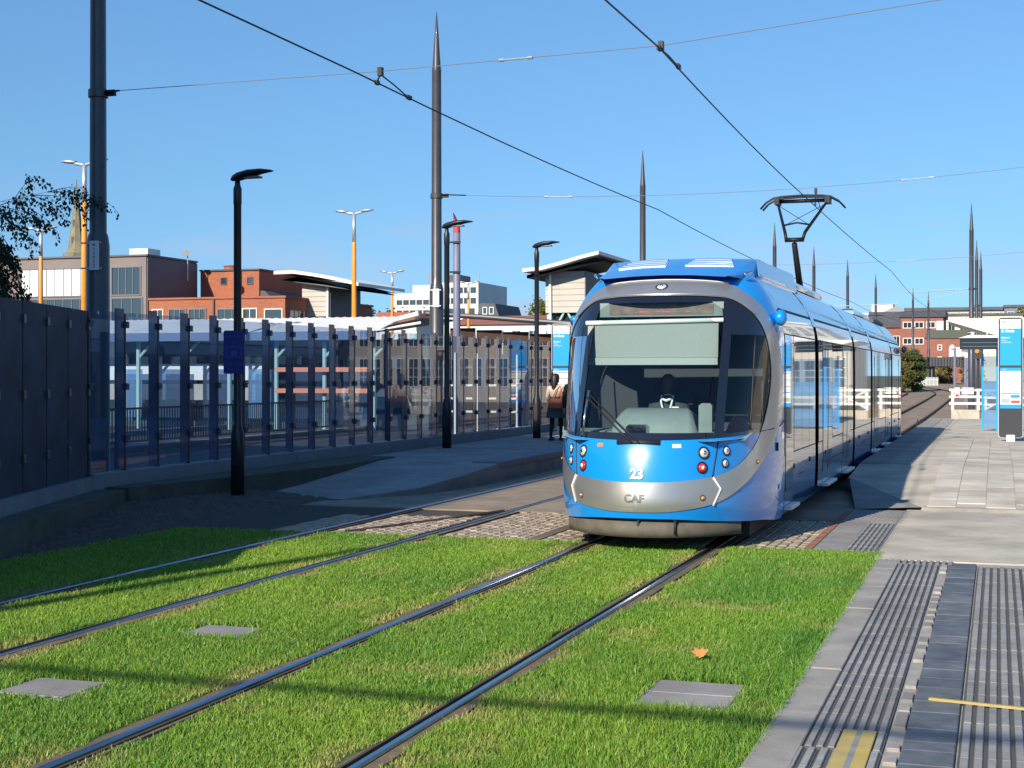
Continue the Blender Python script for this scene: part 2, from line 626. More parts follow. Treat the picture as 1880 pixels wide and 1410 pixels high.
mb = MB()
ys = [-120, -40, 0, 20, 40] + list(range(45, 155, 5)) + [200, 300, 600, 1400]
xs = [-900, -200, -60, -30, -15, -8, -2, 4, 15, 40, 120, 500]
mb.grid([[(x, y, rise(y) - .13) for x in xs] for y in ys])
struct('ground', mb, 'terrain', smooth=True)

# ballasted track beyond the stop
mb = MB()
ysb = [45, 50, 55, 58] + list(range(62, 152, 4)) + [170, 200, 240]
mb.grid([[(x, y, rise(y) - .09 + (.03 if i % 2 else 0)) for i, x in enumerate((-13, -9.5, -7.5, -5.7, -3.9, -1.9, 2.5))] for y in ysb])
struct('ballast_bed', mb, 'ballast', smooth=True)

# concrete track slab through the stop
struct('track_slab', MB().box(-10.3, -2.0, 20.6, 47, -.12, -.014), 'tanconc')
setts_base = struct('sett_paving', MB().box(-10.6, -2.03, 17.02, 20.597, -.12, -.035), 'joint')
mb = MB()
y = 17.05
row = 0
xx = -8.95
rowx = []
while xx < -2.15:
    rowx.append(xx)
    xx += .118
for i, xr in enumerate(rowx):
    if any(abs(xr + .055 - r) < .155 for r in RX):
        continue
    y = 17.05 + (i % 2) * .11
    while y < 20.4:
        l = .205 + rnd.uniform(-.012, .012)
        zt = -.010 + rnd.uniform(-.005, .005)
        if not (xr < -6.7 and y > 19.2 + (xr + 9) * .2):
            mb.cbox(xr + rnd.uniform(0, .005), xr + .106, y, min(y + l, 20.58), -.06, zt, .012)
        y += l + .014
mb.build('sett', 'sett', setts_base, kind='stuff')

# turf bed
struct('turf_bed', MB().box(-10.35, -1.25, 1.5, 17.02, -.12, -.031), 'soil')

# rails: foreground and stop are grooved rails set in concrete margins, further on they lie on ballast and bend away
track = struct('track_margin', MB(), 'margin')
mbm = MB()
for i, rx in enumerate(RX):
    s = 1 if i % 2 == 0 else -1        # groove lies on the inner side
    mbm.box(rx - .11, rx - .032 - (.045 if s < 0 else 0), 1.5, 20.59, -.11, -.016)
    mbm.box(rx + .032 + (.045 if s > 0 else 0), rx + .11, 1.5, 20.59, -.11, -.016)
off = Vector((0, 0, 0))
me = bpy.data.meshes.new('track_margin')
me.from_pydata(mbm.v, [], mbm.f)
me.materials.append(M['margin'])
track.data = me
for i, rx in enumerate(RX):
    s = 1 if i % 2 == 0 else -1
    mb = MB()
    prof = [(-.028, -.1), (.028, -.1), (.028, -.008), (.022, -.001), (.012, .002), (-.016, .002), (-.026, -.004), (-.028, -.012)]
    prof = [(rx + s * a, b) for a, b in prof]
    mb.prism(prof if s > 0 else prof[::-1], 'y', 1.5, 47)
    mb.build('rail', 'railhead', track)
    lip = MB().box(rx + .028 if s > 0 else rx - .066, rx + .066 if s > 0 else rx - .028, 1.5, 47, -.09, -.05)
    lip.box(rx + .062 if s > 0 else rx - .080, rx + .080 if s > 0 else rx - .062, 1.5, 47, -.09, -.006)
    lip.build('rail_groove', 'railrust', track)
# plain rails beyond
for i, rx in enumerate(RX):
    path = []
    for k in range(40):
        yy = 47 + k * 4.2
        bend = -max(0, (yy - 118))**2 * .0062
        path.append((rx + bend, yy))
    P = []
    for (px_, py_) in path:
        z = rise(py_)
        P.append([(px_ - .036, py_, z - .1), (px_ - .036, py_, z + .03), (px_ + .036, py_, z + .03), (px_ + .036, py_, z - .1)])
    mb = MB().grid(P)
    mb.build('rail', 'railrust', track)
# switch tongue crossing the setts, a rail trench cover
MBt = MB().tube([(-7.9, 17.1, -.004), (-7.2, 19.4, -.004), (-6.9, 20.5, -.004)], .022, 6)
MBt.build('switch_rail', 'railrust', track)
struct('drain_channel', MB().box(-5.45, -5.29, 17.03, 20.58, -.05, -.003), 'margin')

# manhole covers in the turf
def cover(name, x0, x1, y0, y1, label, planks=0):
    t = thing(name, label, 'cover', ((x0 + x1) / 2, (y0 + y1) / 2, -.045))
    MB().cbox(x0, x1, y0, y1, -.06, -.022, .006).build('frame', 'greyslab', t)
    if planks:
        n = planks
        for k in range(n):
            a = y0 + .03 + (y1 - y0 - .06) * k / n
            b = y0 + .03 + (y1 - y0 - .06) * (k + 1) / n
            MB().cbox(x0 + .03, x1 - .03, a + .006, b - .006, -.03, -.012, .005).build('slab', 'greyslab', t)
    else:
        MB().cbox(x0 + .035, x1 - .035, y0 + .035, y1 - .035, -.03, -.014, .005).build('lid', 'greyslab', t)
    return t
cover('access_cover', -2.14, -1.52, 8.74, 9.55, 'grey slab cover in the turf nearest the tactile paving', 2)
cover('access_cover', -6.06, -5.5, 10.03, 10.5, 'small grey cover in the turf between the two tracks, farther of two')
cover('access_cover', -6.07, -5.5, 7.8, 8.33, 'grey cover cut by the left picture edge, between the two tracks')

# ---- right hand pavement
pave = struct('pavement', MB().box(-1.25, 3.6, 1.0, 16.42, -.12, -.02), 'mortar')
yk = 2.0
while yk < 16.3:
    l = 1.35
    MB().cbox(-1.245, -1.005, yk + .004, min(yk + l, 16.35), -.06, .004 + rnd.uniform(-.003, .003), .006).build('kerb_slab', 'kerbslab', pave)
    yk += l + .008


def ribbed_tile(wx, wy, nr):
    m = MB()
    m.box(0, wx, 0, wy, -.05, -.008)
    st = wx / nr
    for k in range(nr):
        c = st * (k + .5)
        h = st * .37
        y0, y1 = .006, wy - .006
        m.add([(c - h, y0, -.008), (c - h * .7, y0, .004), (c + h * .7, y0, .004), (c + h, y0, -.008),
               (c - h, y1, -.008), (c - h * .7, y1, .004), (c + h * .7, y1, .004), (c + h, y1, -.008)],
              [(0, 1, 5, 4), (1, 2, 6, 5), (2, 3, 7, 6), (0, 3, 2, 1), (4, 5, 6, 7)])
    return m


def tiles(x0, nx, wx, y0, y1, wy, nr, skip=None):
    o0 = None
    y_ = y0
    while y_ + wy <= y1 + .01:
        for i in range(nx):
            xx_ = x0 + i * wx
            if skip and skip(xx_, y_):
                continue
            if o0 is None:
                o0 = ribbed_tile(wx - .004, wy - .004, nr).build('tactile_tile', tact2, pave)
                o0.location = (xx_, y_, 0)
            else:
                dup(o0, (xx_, y_, rnd.uniform(-.002, .002)), pave)
        y_ += wy
    return o0


def two_tone(base, low):
    # ribs and channels of one cast tile: pale top, darker colour in the low channels (by height)
    m = mat('tactile_cast', base, .82, var=.2, scale=7, bump=.2, coords='World', detail=8)
    t = m.node_tree
    b = t.nodes['Principled BSDF']
    src = b.inputs['Base Color'].links[0].from_socket
    g = t.nodes.new('ShaderNodeNewGeometry')
    sp = t.nodes.new('ShaderNodeSeparateXYZ')
    t.links.new(g.outputs['Position'], sp.inputs[0])
    mr = t.nodes.new('ShaderNodeMapRange')
    mr.inputs[1].default_value = -.006
    mr.inputs[2].default_value = .002
    t.links.new(sp.outputs[2], mr.inputs[0])
    mx = t.nodes.new('ShaderNodeMix')
    mx.data_type = 'RGBA'
    mx.inputs[6].default_value = (*low, 1)
    t.links.new(mr.outputs[0], mx.inputs[0])
    t.links.new(src, mx.inputs[7])
    t.links.new(mx.outputs[2], b.inputs['Base Color'])
    return m


tact2 = two_tone((.30, .295, .285), (.085, .082, .078))
tiles(-1.0, 1, .42, 8.02, 16.05, .402, 7)
tiles(-1.24, 2, .33, 5.2, 8.0, .40, 5)
tiles(-.2, 2, .42, 5.2, 16.05, .402, 6, skip=lambda a, b: False)
# dark pavers between the two tactile strips
yk = 5.0
while yk < 16.2:
    l = rnd.choice((.2, .3, .3, .42))
    k = rnd.choice(('darkpaver', 'darkpaver', 'darkpaver2'))
    xe = -.50
    MB().cbox(-.49, -.215, yk + .004, yk + l, -.05, .002 + rnd.uniform(-.002, .002), .005).build('dark_paver', k, pave)
    if rnd.random() < .8:
        MB().cbox(-.565, -.498, yk + .004, yk + l * rnd.uniform(.4, 1), -.05, .001, .004).build('cut_paver', rnd.choice(('greyslab', 'mortar')), pave)
    yk += l + .004
# far edge row of ribs
ft = ribbed_tile(.396, .30, 6).build('tactile_tile', tact2, pave)
ft.location = (-1.24, 16.09, 0)
for i in range(1, 2):
    dup(ft, (-1.24 + .4 * i, 16.09, 0), pave)
# slabs on the right of the strips, off to the edge of the picture
for j in range(19):
    for i in range(5):
        MB().cbox(.645 + i * .58, .645 + i * .58 + .572, 5.2 + j * .58, 5.2 + j * .58 + .572, -.05, .002 + rnd.uniform(-.002, .002), .005).build('slab', rnd.choice(('slabA', 'slabB', 'slabC')), pave)
# yellow strips painted / laid across
t = thing('yellow_threshold_strip', 'yellow plate laid along the ribbed strip at the bottom edge', 'strip', (-.73, 7.9, 0))
MB().cbox(-.82, -.64, 5.6, 8.42, -.004, .011, .003).build('plate', 'yellow', t)
MB().box(-.745, -.715, 5.6, 8.4, .011, .0125).build('wear_line', 'tactile', t)
t = thing('yellow_cover_strip', 'thin yellow bar crossing the ribbed paving at the right edge', 'strip', (0, 9.3, 0))
MB().prism([(-.02, .002), (.02, .002), (.014, .016), (-.014, .016)], 'x', 0, 1.4, Matrix.Translation((-.40, 9.38, 0)) @ Matrix.Rotation(R(-11), 4, 'Z')).build('bar', 'yellow', t)

# concrete apron between pavement and platform, grey strips on its left
struct('apron_concrete', MB().box(-1.28, 6, 16.424, 22.55, -.12, -.004), 'concrete')
strip = struct('grey_paving_strip', MB().box(-2.02, -1.284, 17.03, 22.4, -.12, -.006), 'greyslab')
for j in range(8):
    for i in range(1):
        tt = ribbed_tile(.36, .39, 6).build('tactile_tile', tact2, strip) if j == 0 else dup(tt, None, strip)
        tt.location = (-1.665, 17.05 + j * .405, .003)
# diamond studded corner before the platform ramp
mb = MB()
for a in range(14):
    for b in range(6):
        cx, cy = -1.93 + b * .12 + (a % 2) * .06, 20.45 + a * .14
        mb.add([(cx - .05, cy, -.004), (cx, cy - .06, -.004), (cx + .05, cy, -.004), (cx, cy + .06, -.004), (cx, cy, .006)],
               [(0, 1, 4), (1, 2, 4), (2, 3, 4), (3, 0, 4)])
mb.build('stud', 'greyslab', strip, kind='stuff')
mb = MB()
yk = 17.05
while yk < 22:
    mb.cbox(-2.13, -2.03, yk, yk + .19, -.06, -.002, .006)
    yk += .2
bl = mb.build('brick_edging', mat('edging_brick', (.26, .12, .075), .9, var=.3, scale=6, coords='World'), strip, kind='stuff')

# ---- right platform with its ramp
PZ = .34


def pzr(y):
    return min(PZ, max(.05, .05 + (y - 22.55) * .052))


mb = MB()
yy = [22.55, 24, 26, 28.2, 35, 46, 58.2]
top = []
for y in yy:
    xl = -1.06 if y < 22.6 else max(-2.46, -1.06 - (y - 22.55) * .42)
    top.append([(-2.46 if y > 26 else xl, y, pzr(y) - .012), (9, y, pzr(y) - .012)])
mb.grid(top)
edge = [(r[0][0], r[0][1], r[0][2]) for r in top]
mb.grid([[(p[0], p[1], -.12) for p in edge], edge])
mb.grid([[(9, 22.55, -.12), (-1.06, 22.55, -.12)], [(9, 22.55, .038), (-1.06, 22.55, .038)]])
mb.grid([[(-2.46, 58.2, -.12), (9, 58.2, -.12)], [(-2.46, 58.2, .33), (9, 58.2, .33)]])
plat = struct('platform', mb, 'concrete')
# coping wedge that leads from the grey strip up to the platform edge
mb = MB().add([(-2.02, 22.4, .0), (-1.06, 22.55, .036), (-2.44, 26.0, .22), (-2.5, 22.4, -.1), (-2.46, 28.2, .33), (-2.02, 22.4, -.1), (-2.46, 28.2, -.1)],
              [(0, 1, 2), (0, 2, 4, 6, 5)])
mb.build('ramp_coping', 'greyslab', plat)
struct('platform_step', MB().cbox(-1.05, 6, 22.47, 22.62, -.1, .046, .01), 'greyslab')
cw, cl = .42, .80
for j in range(22):
    for i in range(9):
        x0 = -1.0 + i * cw + (0)
        y0 = 22.64 + j * cl + (cl * .5 if i % 2 else 0)
        xs_ = x0
        y1 = y0 + cl - .008
        z0, z1 = pzr(y0), pzr(y1)
        b = .004
        zz = rnd.uniform(-.0015, .002) - .001
        mb = MB().add([(xs_, y0, z0 - .03), (xs_ + cw - .008, y0, z0 - .03), (xs_ + cw - .008, y1, z1 - .03), (xs_, y1, z1 - .03),
                       (xs_ + b, y0 + b, z0 + zz), (xs_ + cw - .008 - b, y0 + b, z0 + zz), (xs_ + cw - .008 - b, y1 - b, z1 + zz), (xs_ + b, y1 - b, z1 + zz)],
                      [(4, 5, 6, 7), (0, 1, 5, 4), (1, 2, 6, 5), (2, 3, 7, 6), (3, 0, 4, 7)])
        mb.build('platform_slab', rnd.choice(('slabA', 'slabB', 'slabC', 'slabB')), plat)
yk = 28.3
while yk < 57:
    MB().cbox(-2.47, -1.96, yk + .005, yk + 1.2, .28, PZ + .006, .01).build('coping_slab', 'greyslab', plat)
    MB().cbox(-1.95, -1.55, yk + .005, yk + 1.2, .28, PZ + .004, .008).build('warning_slab', 'kerbslab', plat)
    yk += 1.21

# ---- left platform
mb = MB()
yl = [21.5, 23, 24.6, 26.2, 30, 40, 58]
zl = [.0, .10, .24, .33, .35, .36, .36]
xe = [-10.0, -9.2, -8.93, -8.92, -8.92, -8.92, -8.92]
mb.grid([[(-12.2, y, z) for y, z in zip(yl, zl)], [(-10.6 if i < 1 else -9.5, y, z) for i, (y, z) in enumerate(zip(yl, zl))], [(x, y, z) for x, y, z in zip(xe, yl, zl)]])
mb.grid([[(x, y, z) for x, y, z in zip(xe, yl, zl)], [(x, y, -.12) for x, y, z in zip(xe, yl, zl)]])
lplat = struct('platform', mb, 'greyslab')
for j in range(22):
    y0 = 26.2 + j * 1.2
    MB().cbox(-9.45, -8.90, y0 + .004, y0 + 1.195, .25, .362, .01).build('coping_slab', 'plinth', lplat)
struct('low_kerb_wall', MB().prism([(-12.35, 18.5), (-11.95, 18.5), (-11.55, 21.8), (-11.3, 24.6), (-11.45, 27.2), (-12.35, 27.4)], 'z', -.1, .36), 'mosswall')
struct('left_walkway', MB().box(-12.6, -10.3, 20.9, 26, -.12, .0), 'asphalt')
# deterrent paving: rows of pointed bars up the bank
dbase = struct('deterrent_bank', MB().add([(-10.2, 9, -.1), (-12.7, 9, .12), (-12.7, 22.3, .12), (-10.2, 22.3, -.1), (-10.2, 9, -.04), (-12.6, 9, .17), (-12.6, 22, .17), (-10.2, 22, -.04)], [(4, 5, 6, 7), (0, 3, 7, 4), (0, 4, 5, 1)]), 'det')
mb = MB()
yk = 9.1
while yk < 21.6:
    xk = -12.3
    while xk < -10.35:
        z = -.04 + (-10.2 - xk) / 2.4 * .21
        l = .20
        mb.add([(xk, yk, z), (xk + l, yk, z - .017), (xk + l, yk + .12, z - .017), (xk, yk + .12, z),
                (xk + .03, yk + .06, z + .06), (xk + l - .03, yk + .06, z + .045)],
               [(0, 1, 5, 4), (1, 2, 5), (2, 3, 4, 5), (3, 0, 4)])
        xk += .235
    yk += .165
mb.build('pointed_paver', 'det', dbase, kind='stuff')
# bus station ground behind the fence
struct('bus_station_apron', MB().box(-90, -12.75, 5, 130, -.12, -.03), 'asphalt')
struct('kerb', MB().box(-22, -21.7, 10, 60, -.1, .12), 'greyslab')
struct('kerb', MB().box(-27.4, -27.1, 10, 60, -.1, .14), 'greyslab')
# ------------------------------------------------------------------ the tram
XC, YN, YEND = -3.87, 16.15, 18.6
NZ = pchip([.15, .35, .55, .8, 1.05, 1.27, 2.0, 2.6, 2.93, 3.13, 3.32], [.11, .05, .0, .02, .065, .14, .54, .93, 1.2, 1.48, 1.95])
LC, PE = 2.25, 2.15


def wz(z):
    k = min(max((z - 2.35) / .95, 0), 1.02)
    return 1.325 - .42 * k**2.4 - .03 * min(max((.8 - z) / .6, 0), 1)**2


def S(tau, z, off=0., flip=False):
    def raw(tau, z):
        w_, n = wz(z), NZ(z)
        a = min(max(tau, -math.pi / 2), math.pi / 2)
        s_, c = math.sin(a), math.cos(a)
        x = w_ * math.copysign(abs(s_)**(2 / PE), s_)
        y = n + (LC - n) * (1 - abs(c)**(2 / PE)) + max(0, abs(tau) - math.pi / 2)
        return Vector((x, y, z))
    p = raw(tau, z)
    if off:
        p = p + normal_raw(raw, tau, z) * off
    if flip:
        return Vector((XC - p.x, 60.35 - YN - p.y, p.z))
    return Vector((XC + p.x, YN + p.y, p.z))


def normal_raw(raw, tau, z):
    e = .01
    a = raw(tau + e, z) - raw(tau - e, z)
    b = raw(tau, z + e) - raw(tau, z - e)
    n = a.cross(b)
    return n.normalized()


def Nrm(tau, z):
    e = .01
    a = S(tau + e, z) - S(tau - e, z)
    b = S(tau, z + e) - S(tau, z - e)
    return a.cross(b).normalized()


def crm(pts, n):
    # smooth polyline through matched key points, n samples per span
    out = []
    P = [np.array(p, float) for p in pts]
    for i in range(len(P) - 1):
        p0, p1, p2, p3 = P[max(i - 1, 0)], P[i], P[i + 1], P[min(i + 2, len(P) - 1)]
        for k in range(n):
            t = k / n
            out.append(.5 * (2 * p1 + (p2 - p0) * t + (2 * p0 - 5 * p1 + 4 * p2 - p3) * t**2 + (3 * p1 - p0 - 3 * p2 + p3) * t**3))
    out.append(P[-1])
    return out


# matched key curves in (tau, z): the face opening, the silver surround's outer edge, the shell's border
K_in = [(0, 2.94), (.24, 2.94), (.48, 2.93), (.75, 2.89), (1.0, 2.70), (1.145, 2.46), (1.235, 2.18), (1.255, 1.92), (1.21, 1.62), (1.12, 1.32), (1.0, 1.11), (.83, .94), (.62, .845), (.30, .795), (0, .78)]
K_out = [(0, 3.16), (.24, 3.15), (.48, 3.125), (.80, 3.07), (1.13, 2.845), (1.32, 2.56), (1.50, 2.22), (1.60, 1.88), (1.55, 1.56), (1.40, 1.29), (1.205, 1.04), (.97, .77), (.68, .555), (.31, .465), (0, .45)]
K_bd = [(0, 3.31), (.26, 3.31), (.52, 3.31), (.9, 3.31), (1.30, 3.31), (1.77, 3.31), (1.77, 2.6), (1.77, 2.0), (1.77, 1.5), (1.77, 1.05), (1.77, .26), (1.15, .28), (.75, .32), (.34, .365), (0, .375)]
NS = 5
C_in, C_out, C_bd = crm(K_in, NS), crm(K_out, NS), crm(K_bd, NS)
for arr in (C_bd,):
    for p in arr:
        p[1] = min(p[1], 3.31)
        p[0] = min(p[0], 1.77)


def both(arr):
    # closed right half top->bottom, then left half bottom->top
    return arr + [np.array((-p[0], p[1])) for p in arr[::-1][1:]]


def band(A, B, n, off=0., flip=False, offB=None):
    offB = off if offB is None else offB
    return [[S(*(a + (b - a) * k / n), off=off + (offB - off) * k / n, flip=flip) for a, b in zip(A, B)] for k in range(n + 1)]


ti = np.array([p[0] for p in C_in])
zi = np.array([p[1] for p in C_in])
im = int(np.argmax(ti))
TMAX = float(ti[im])


def z_hi(t):
    return float(np.interp(abs(t), ti[:im + 1], zi[:im + 1]))


def z_lo(t):
    return float(np.interp(abs(t), ti[im:][::-1], zi[im:][::-1]))


def zb(t):
    return max(1.25 + .06 * (t / 1.1)**2, z_lo(t))


tram = thing('tram', 'blue and silver articulated tram with pantograph raised', 'tram', (XC, 30.2, 0))


def tp(mb_, name, m, parent=tram, smooth=True):
    return mb_.build(name, m, parent, smooth)


def patch(t0, t1, f0, f1, nt_, nz_, off=0., flip=False):
    P = []
    for k in range(nz_ + 1):
        row = []
        for i in range(nt_ + 1):
            t = t0 + (t1 - t0) * i / nt_
            a, b = f0(t), f1(t)
            row.append(S(t, a + (b - a) * k / nz_, off=off, flip=flip))
        P.append(row)
    return MB().grid(P)


for flip in (False, True):
    shell = tp(MB().grid(band(both(C_out), both(C_bd), 7, flip=flip)), 'cab_shell', 'blue')
    ring = tp(MB().grid(band(both(C_in), both(C_out), 6, off=.012, flip=flip)), 'silver_surround', 'silver')
    rim = MB()
    rim.grid(band(both(C_out), both(C_out), 1, off=-.01, offB=.012, flip=flip))
    tp(rim, 'surround_edge', 'rubber', ring)
    # blue nose panel below the windscreen
    nose = tp(patch(-1.10, 1.10, z_lo, zb, 44, 12, off=.006, flip=flip), 'nose_panel', 'blue')
    WT = .61
    glass_m = 'screen' if not flip else 'pane'
    tp(patch(-WT, WT, lambda t: 1.335, lambda t: min(2.86, z_hi(t) - .05), 28, 20, flip=flip), 'windscreen', glass_m)
    fr = patch(-WT, WT, zb, lambda t: 1.335, 28, 2, off=.003, flip=flip)
    tp(MB().grid([[S(-WT + 2 * WT * i / 28, (min(2.86, z_hi(-WT + 2 * WT * i / 28) - .05)) * (1 - k / 2) + z_hi(-WT + 2 * WT * i / 28) * k / 2, off=.003, flip=flip) for i in range(29)] for k in range(3)]), 'screen_border', 'blackgloss')
    tp(fr, 'screen_border', 'blackgloss')
    for sg in (-1, 1):
        tp(patch(sg * WT, sg * .70, zb, z_hi, 4, 24, off=.006, flip=flip), 'pillar', 'blackgloss')
        up = lambda t: max(zb(t) + .03, min(2.47, z_hi(t) - .07))
        lo = lambda t: min(zb(t) + .045, up(t))
        tp(patch(sg * .70, sg * (TMAX - .035), lo, up, 22, 16, off=0, flip=flip), 'cab_side_window', glass_m)
        b_ = patch(sg * .70, sg * TMAX, up, z_hi, 24, 6, off=.003, flip=flip)
        b_.grid([[S(sg * (.70 + (TMAX - .70) * i / 24), zb(.70 + (TMAX - .70) * i / 24) * (1 - k / 2) + lo(.70 + (TMAX - .70) * i / 24) * k / 2, off=.003, flip=flip) for i in range(25)] for k in range(3)])
        # border behind the curved outer edge
        b_.grid([[S(sg * (TMAX - .045 + .045 * k), 1.45 + (2.35 - 1.45) * i / 12, off=.003, flip=flip) for i in range(13)] for k in range(2)])
        tp(b_, 'side_window_border', 'blackgloss')
        # window division bar
        tp(MB().tube([S(sg * .985, 1.36 + (2.45 - 1.36) * k / 8, off=.004, flip=flip) for k in range(9)], .011, 6), 'window_bar', 'rubber')

# thin seams and trims on the front
for sg in (-1, 1):
    tp(MB().tube([S(sg * (.655 - .045 * k / 8), 1.24 - (1.24 - .83) * k / 8, off=.007) for k in range(9)], .008, 5), 'panel_seam', 'rubber')
    tp(MB().tube([S(sg * 1.12, 1.33, off=.012), S(sg * 1.3, 1.345, off=.014), S(sg * 1.5, 1.37, off=.004), S(sg * 1.77, 1.43, off=.003)], .007, 5), 'panel_seam', 'rubber')
    tp(MB().tube([S(sg * (1.33 + .44 * k / 8), 2.60 + .22 * math.sin(k / 8 * 1.6), off=.004) for k in range(9)], .008, 5), 'panel_seam', 'rubber')

for sg in (-1, 1):
    tp(MB().tube([S(sg * .615, .83, off=.016), S(sg * .685, .70, off=.018), S(sg * .62, .515, off=.016)], .011, 5), 'chevron_trim', 'white')
tp(MB().tube([S(-1.0 + 2.0 * k / 30, z_hi(-1.0 + 2.0 * k / 30) + .014, off=.018) for k in range(31)], .008, 5), 'bright_trim', 'silver')
tp(MB().tube([S(-.75 + 1.5 * k / 20, 3.14 - .075 * abs((-.75 + 1.5 * k / 20))**2, off=.018) for k in range(21)], .007, 5), 'bright_trim', 'white')


def on_surface(tau, z, off=0.):
    p = S(tau, z, off=off)
    n = Nrm(tau, z)
    q = n.to_track_quat('Z', 'Y').to_matrix().to_4x4()
    return Matrix.Translation(p) @ q


def lamp(tau, z, r, m, name):
    mt = on_surface(tau, z, .004)
    h = tp(MB().lathe([(r * 1.35, -.02), (r * 1.35, .010), (r * 1.12, .016), (r * 1.05, .006)], 18, mt), name, 'rubber')
    tp(MB().lathe([(r * 1.04, 0), (r * 1.0, .012), (r * .75, .022), (r * .35, .027), (.002, .028)], 18, mt), 'lens', m, h)
    tp(MB().lathe([(r * .45, .02), (r * .42, .030), (.002, .032)], 14, mt), 'bulb_ring', 'chrome' if m != 'redlens' else 'white', h)


for sg in (-1, 1):
    lamp(sg * .53, 1.11, .055, 'lens', 'headlight')
    lamp(sg * .52, .945, .052, 'redlens', 'tail_light')
    lamp(sg * .735, 1.125, .045, 'lens', 'side_light')
    lamp(sg * .725, .985, .041, 'lens', 'fog_light')
    lamp(sg * .53, .605, .026, 'amber', 'indicator')
    lamp(sg * 1.08, .975, .020, 'amber', 'side_marker')
lamp(0, 3.055, .058, 'lens', 'roof_light')
ft_ = tp(MB().box(-.02, .02, -.05, .05, -.004, .02, on_surface(1.42, 1.12)), 'jacking_handle', 'rubber')

o = put_text('23', 'white', S(0.005, .872, off=.02), tram, Nrm(0, .872), 'fleet_number')
o = put_text('CAF', 'rubber', S(-.01, .60, off=.022), tram, Nrm(0, .60), 'maker_logo')

# small labels on the nose and side
for (tau_, z_, w_, h_, m__) in ((.30, 1.19, .05, .022, 'white'), (-.33, 1.19, .04, .02, 'amber'), (1.50, .62, .05, .03, 'white'), (1.62, 2.05, .05, .05, 'white')):
    tp(MB().box(-w_, w_, -h_, h_, .006, .009, on_surface(tau_, z_)), 'label_plate', m__, smooth=False)
# wiper
wp = tp(MB().tube([S(-.04, 1.215, off=.03), S(-.2, 1.40, off=.05), S(-.53, 1.72, off=.05)], .011, 6), 'wiper', 'rubber')
tp(MB().tube([S(.01, 1.215, off=.03), S(-.14, 1.40, off=.05), S(-.49, 1.74, off=.05)], .009, 6), 'wiper_arm', 'rubber', wp)
tp(MB().tube([S(-.54, 1.29, off=.03), S(-.54, 1.55, off=.03), S(-.53, 1.80, off=.03)], .013, 6), 'wiper_blade', 'chrome', wp)
tp(MB().box(-.25, .25, -.03, .03, -.004, .012, on_surface(.0, 1.235)), 'wiper_base', 'rubber', wp)

# anti-climber apron below the nose
P = []
for k, (zz, oy) in enumerate([(.37, .10), (.30, .03), (.22, .02), (.155, .05), (.14, .2)]):
    row = []
    for i in range(25):
        a = -1.05 + 2.1 * i / 24
        p = S(a * .88, .38)
        row.append((XC + (p.x - XC) * .98, p.y + oy + (.0 if k else .05), zz))
    P.append(row)
ap = tp(MB().grid(P), 'apron', 'apron')
tp(MB().box(-.012, .012, -.05, .01, -.1, .06, Matrix.Translation((-3.86, 16.27, .30))), 'apron_gap', 'rubber', ap)
tp(MB().box(-.012, .012, -.05, .01, -.1, .06, Matrix.Translation((-3.45, 16.33, .30))), 'apron_gap', 'rubber', ap)
tp(MB().box(XC - 1.1, XC + 1.1, 17.3, 43.0, .10, .42), 'underframe', 'dark', smooth=False)

# roof pod over the cab with slots
pod_prof = [(17.62, 3.19), (18.2, 3.33), (18.75, 3.47), (19.1, 3.505), (22.0, 3.50), (22.3, 3.36), (22.35, 3.2)]
P = []
for (y_, z_) in pod_prof:
    hw = .80 if y_ < 17.7 else (.90 if y_ < 18.5 else .99)
    P.append([(XC - hw, y_, 3.18), (XC - hw - .02, y_, min(z_, 3.25) if z_ < 3.3 else 3.25), (XC - hw * .93, y_, z_ - .012), (XC - hw * .45, y_, z_ + .014), (XC, y_, z_ + .022), (XC + hw * .45, y_, z_ + .014), (XC + hw * .93, y_, z_ - .012), (XC + hw + .02, y_, min(z_, 3.25) if z_ < 3.3 else 3.25), (XC + hw, y_, 3.18)])
pod = tp(MB().grid(P), 'roof_pod', 'blue')
for sg in (-1, 1):
    tp(MB().add([(XC + sg * 1.005, 18.55, 3.24), (XC + sg * 1.005, 22.2, 3.24), (XC + sg * .985, 22.0, 3.485), (XC + sg * .935, 18.85, 3.475)], [(0, 1, 2, 3)]), 'pod_side_cover', 'roofpaint', pod)
    def pod_z(x_, y_):
        yy_ = [p[0] for p in pod_prof]
        z_ = float(np.interp(y_, yy_, [p[1] for p in pod_prof]))
        hw_ = .90 if y_ < 18.5 else .99
        return z_ + float(np.interp(abs(x_), [0, hw_ * .45, hw_ * .93], [.022, .014, -.012]))
    for k in range(4):
        yk = 18.30 + k * .125
        a0, a1 = .13 + .015 * k, .74 - .03 * k
        rows = []
        for (dy, dz) in ((0, -.01), (.0, .012), (.05, .014), (.055, -.01)):
            rows.append([(XC + sg * (a0 + (a1 - a0) * i_ / 8), yk + dy, pod_z(a0 + (a1 - a0) * i_ / 8, yk + dy) + dz) for i_ in range(9)])
        tp(MB().grid(rows), 'slot', 'roofpaint', pod, False)
    tp(MB().tube([(XC + sg * .93, 17.95, 3.22), (XC + sg * .99, 18.1, 3.26)], .022, 6), 'pod_catch', 'chrome', pod)

# camera pods
for sg in (-1, 1):
    c = tp(MB().ball((XC + sg * (1.345 if sg > 0 else 1.22), 18.13 if sg > 0 else 18.35, 2.695), .08, .10, .10, 16, 12), 'camera_pod', 'blue')
    tp(MB().tube([(XC + sg * 1.27, 18.2, 2.70), (XC + sg * 1.32, 18.16, 2.695)], .06, 10), 'pod_arm', 'blue', c)
for sg in (-1, 1):
    c = tp(MB().ball((XC + sg * 1.40, 42.2, 2.695), .085, .10, .10, 16, 12), 'camera_pod', 'blackgloss')

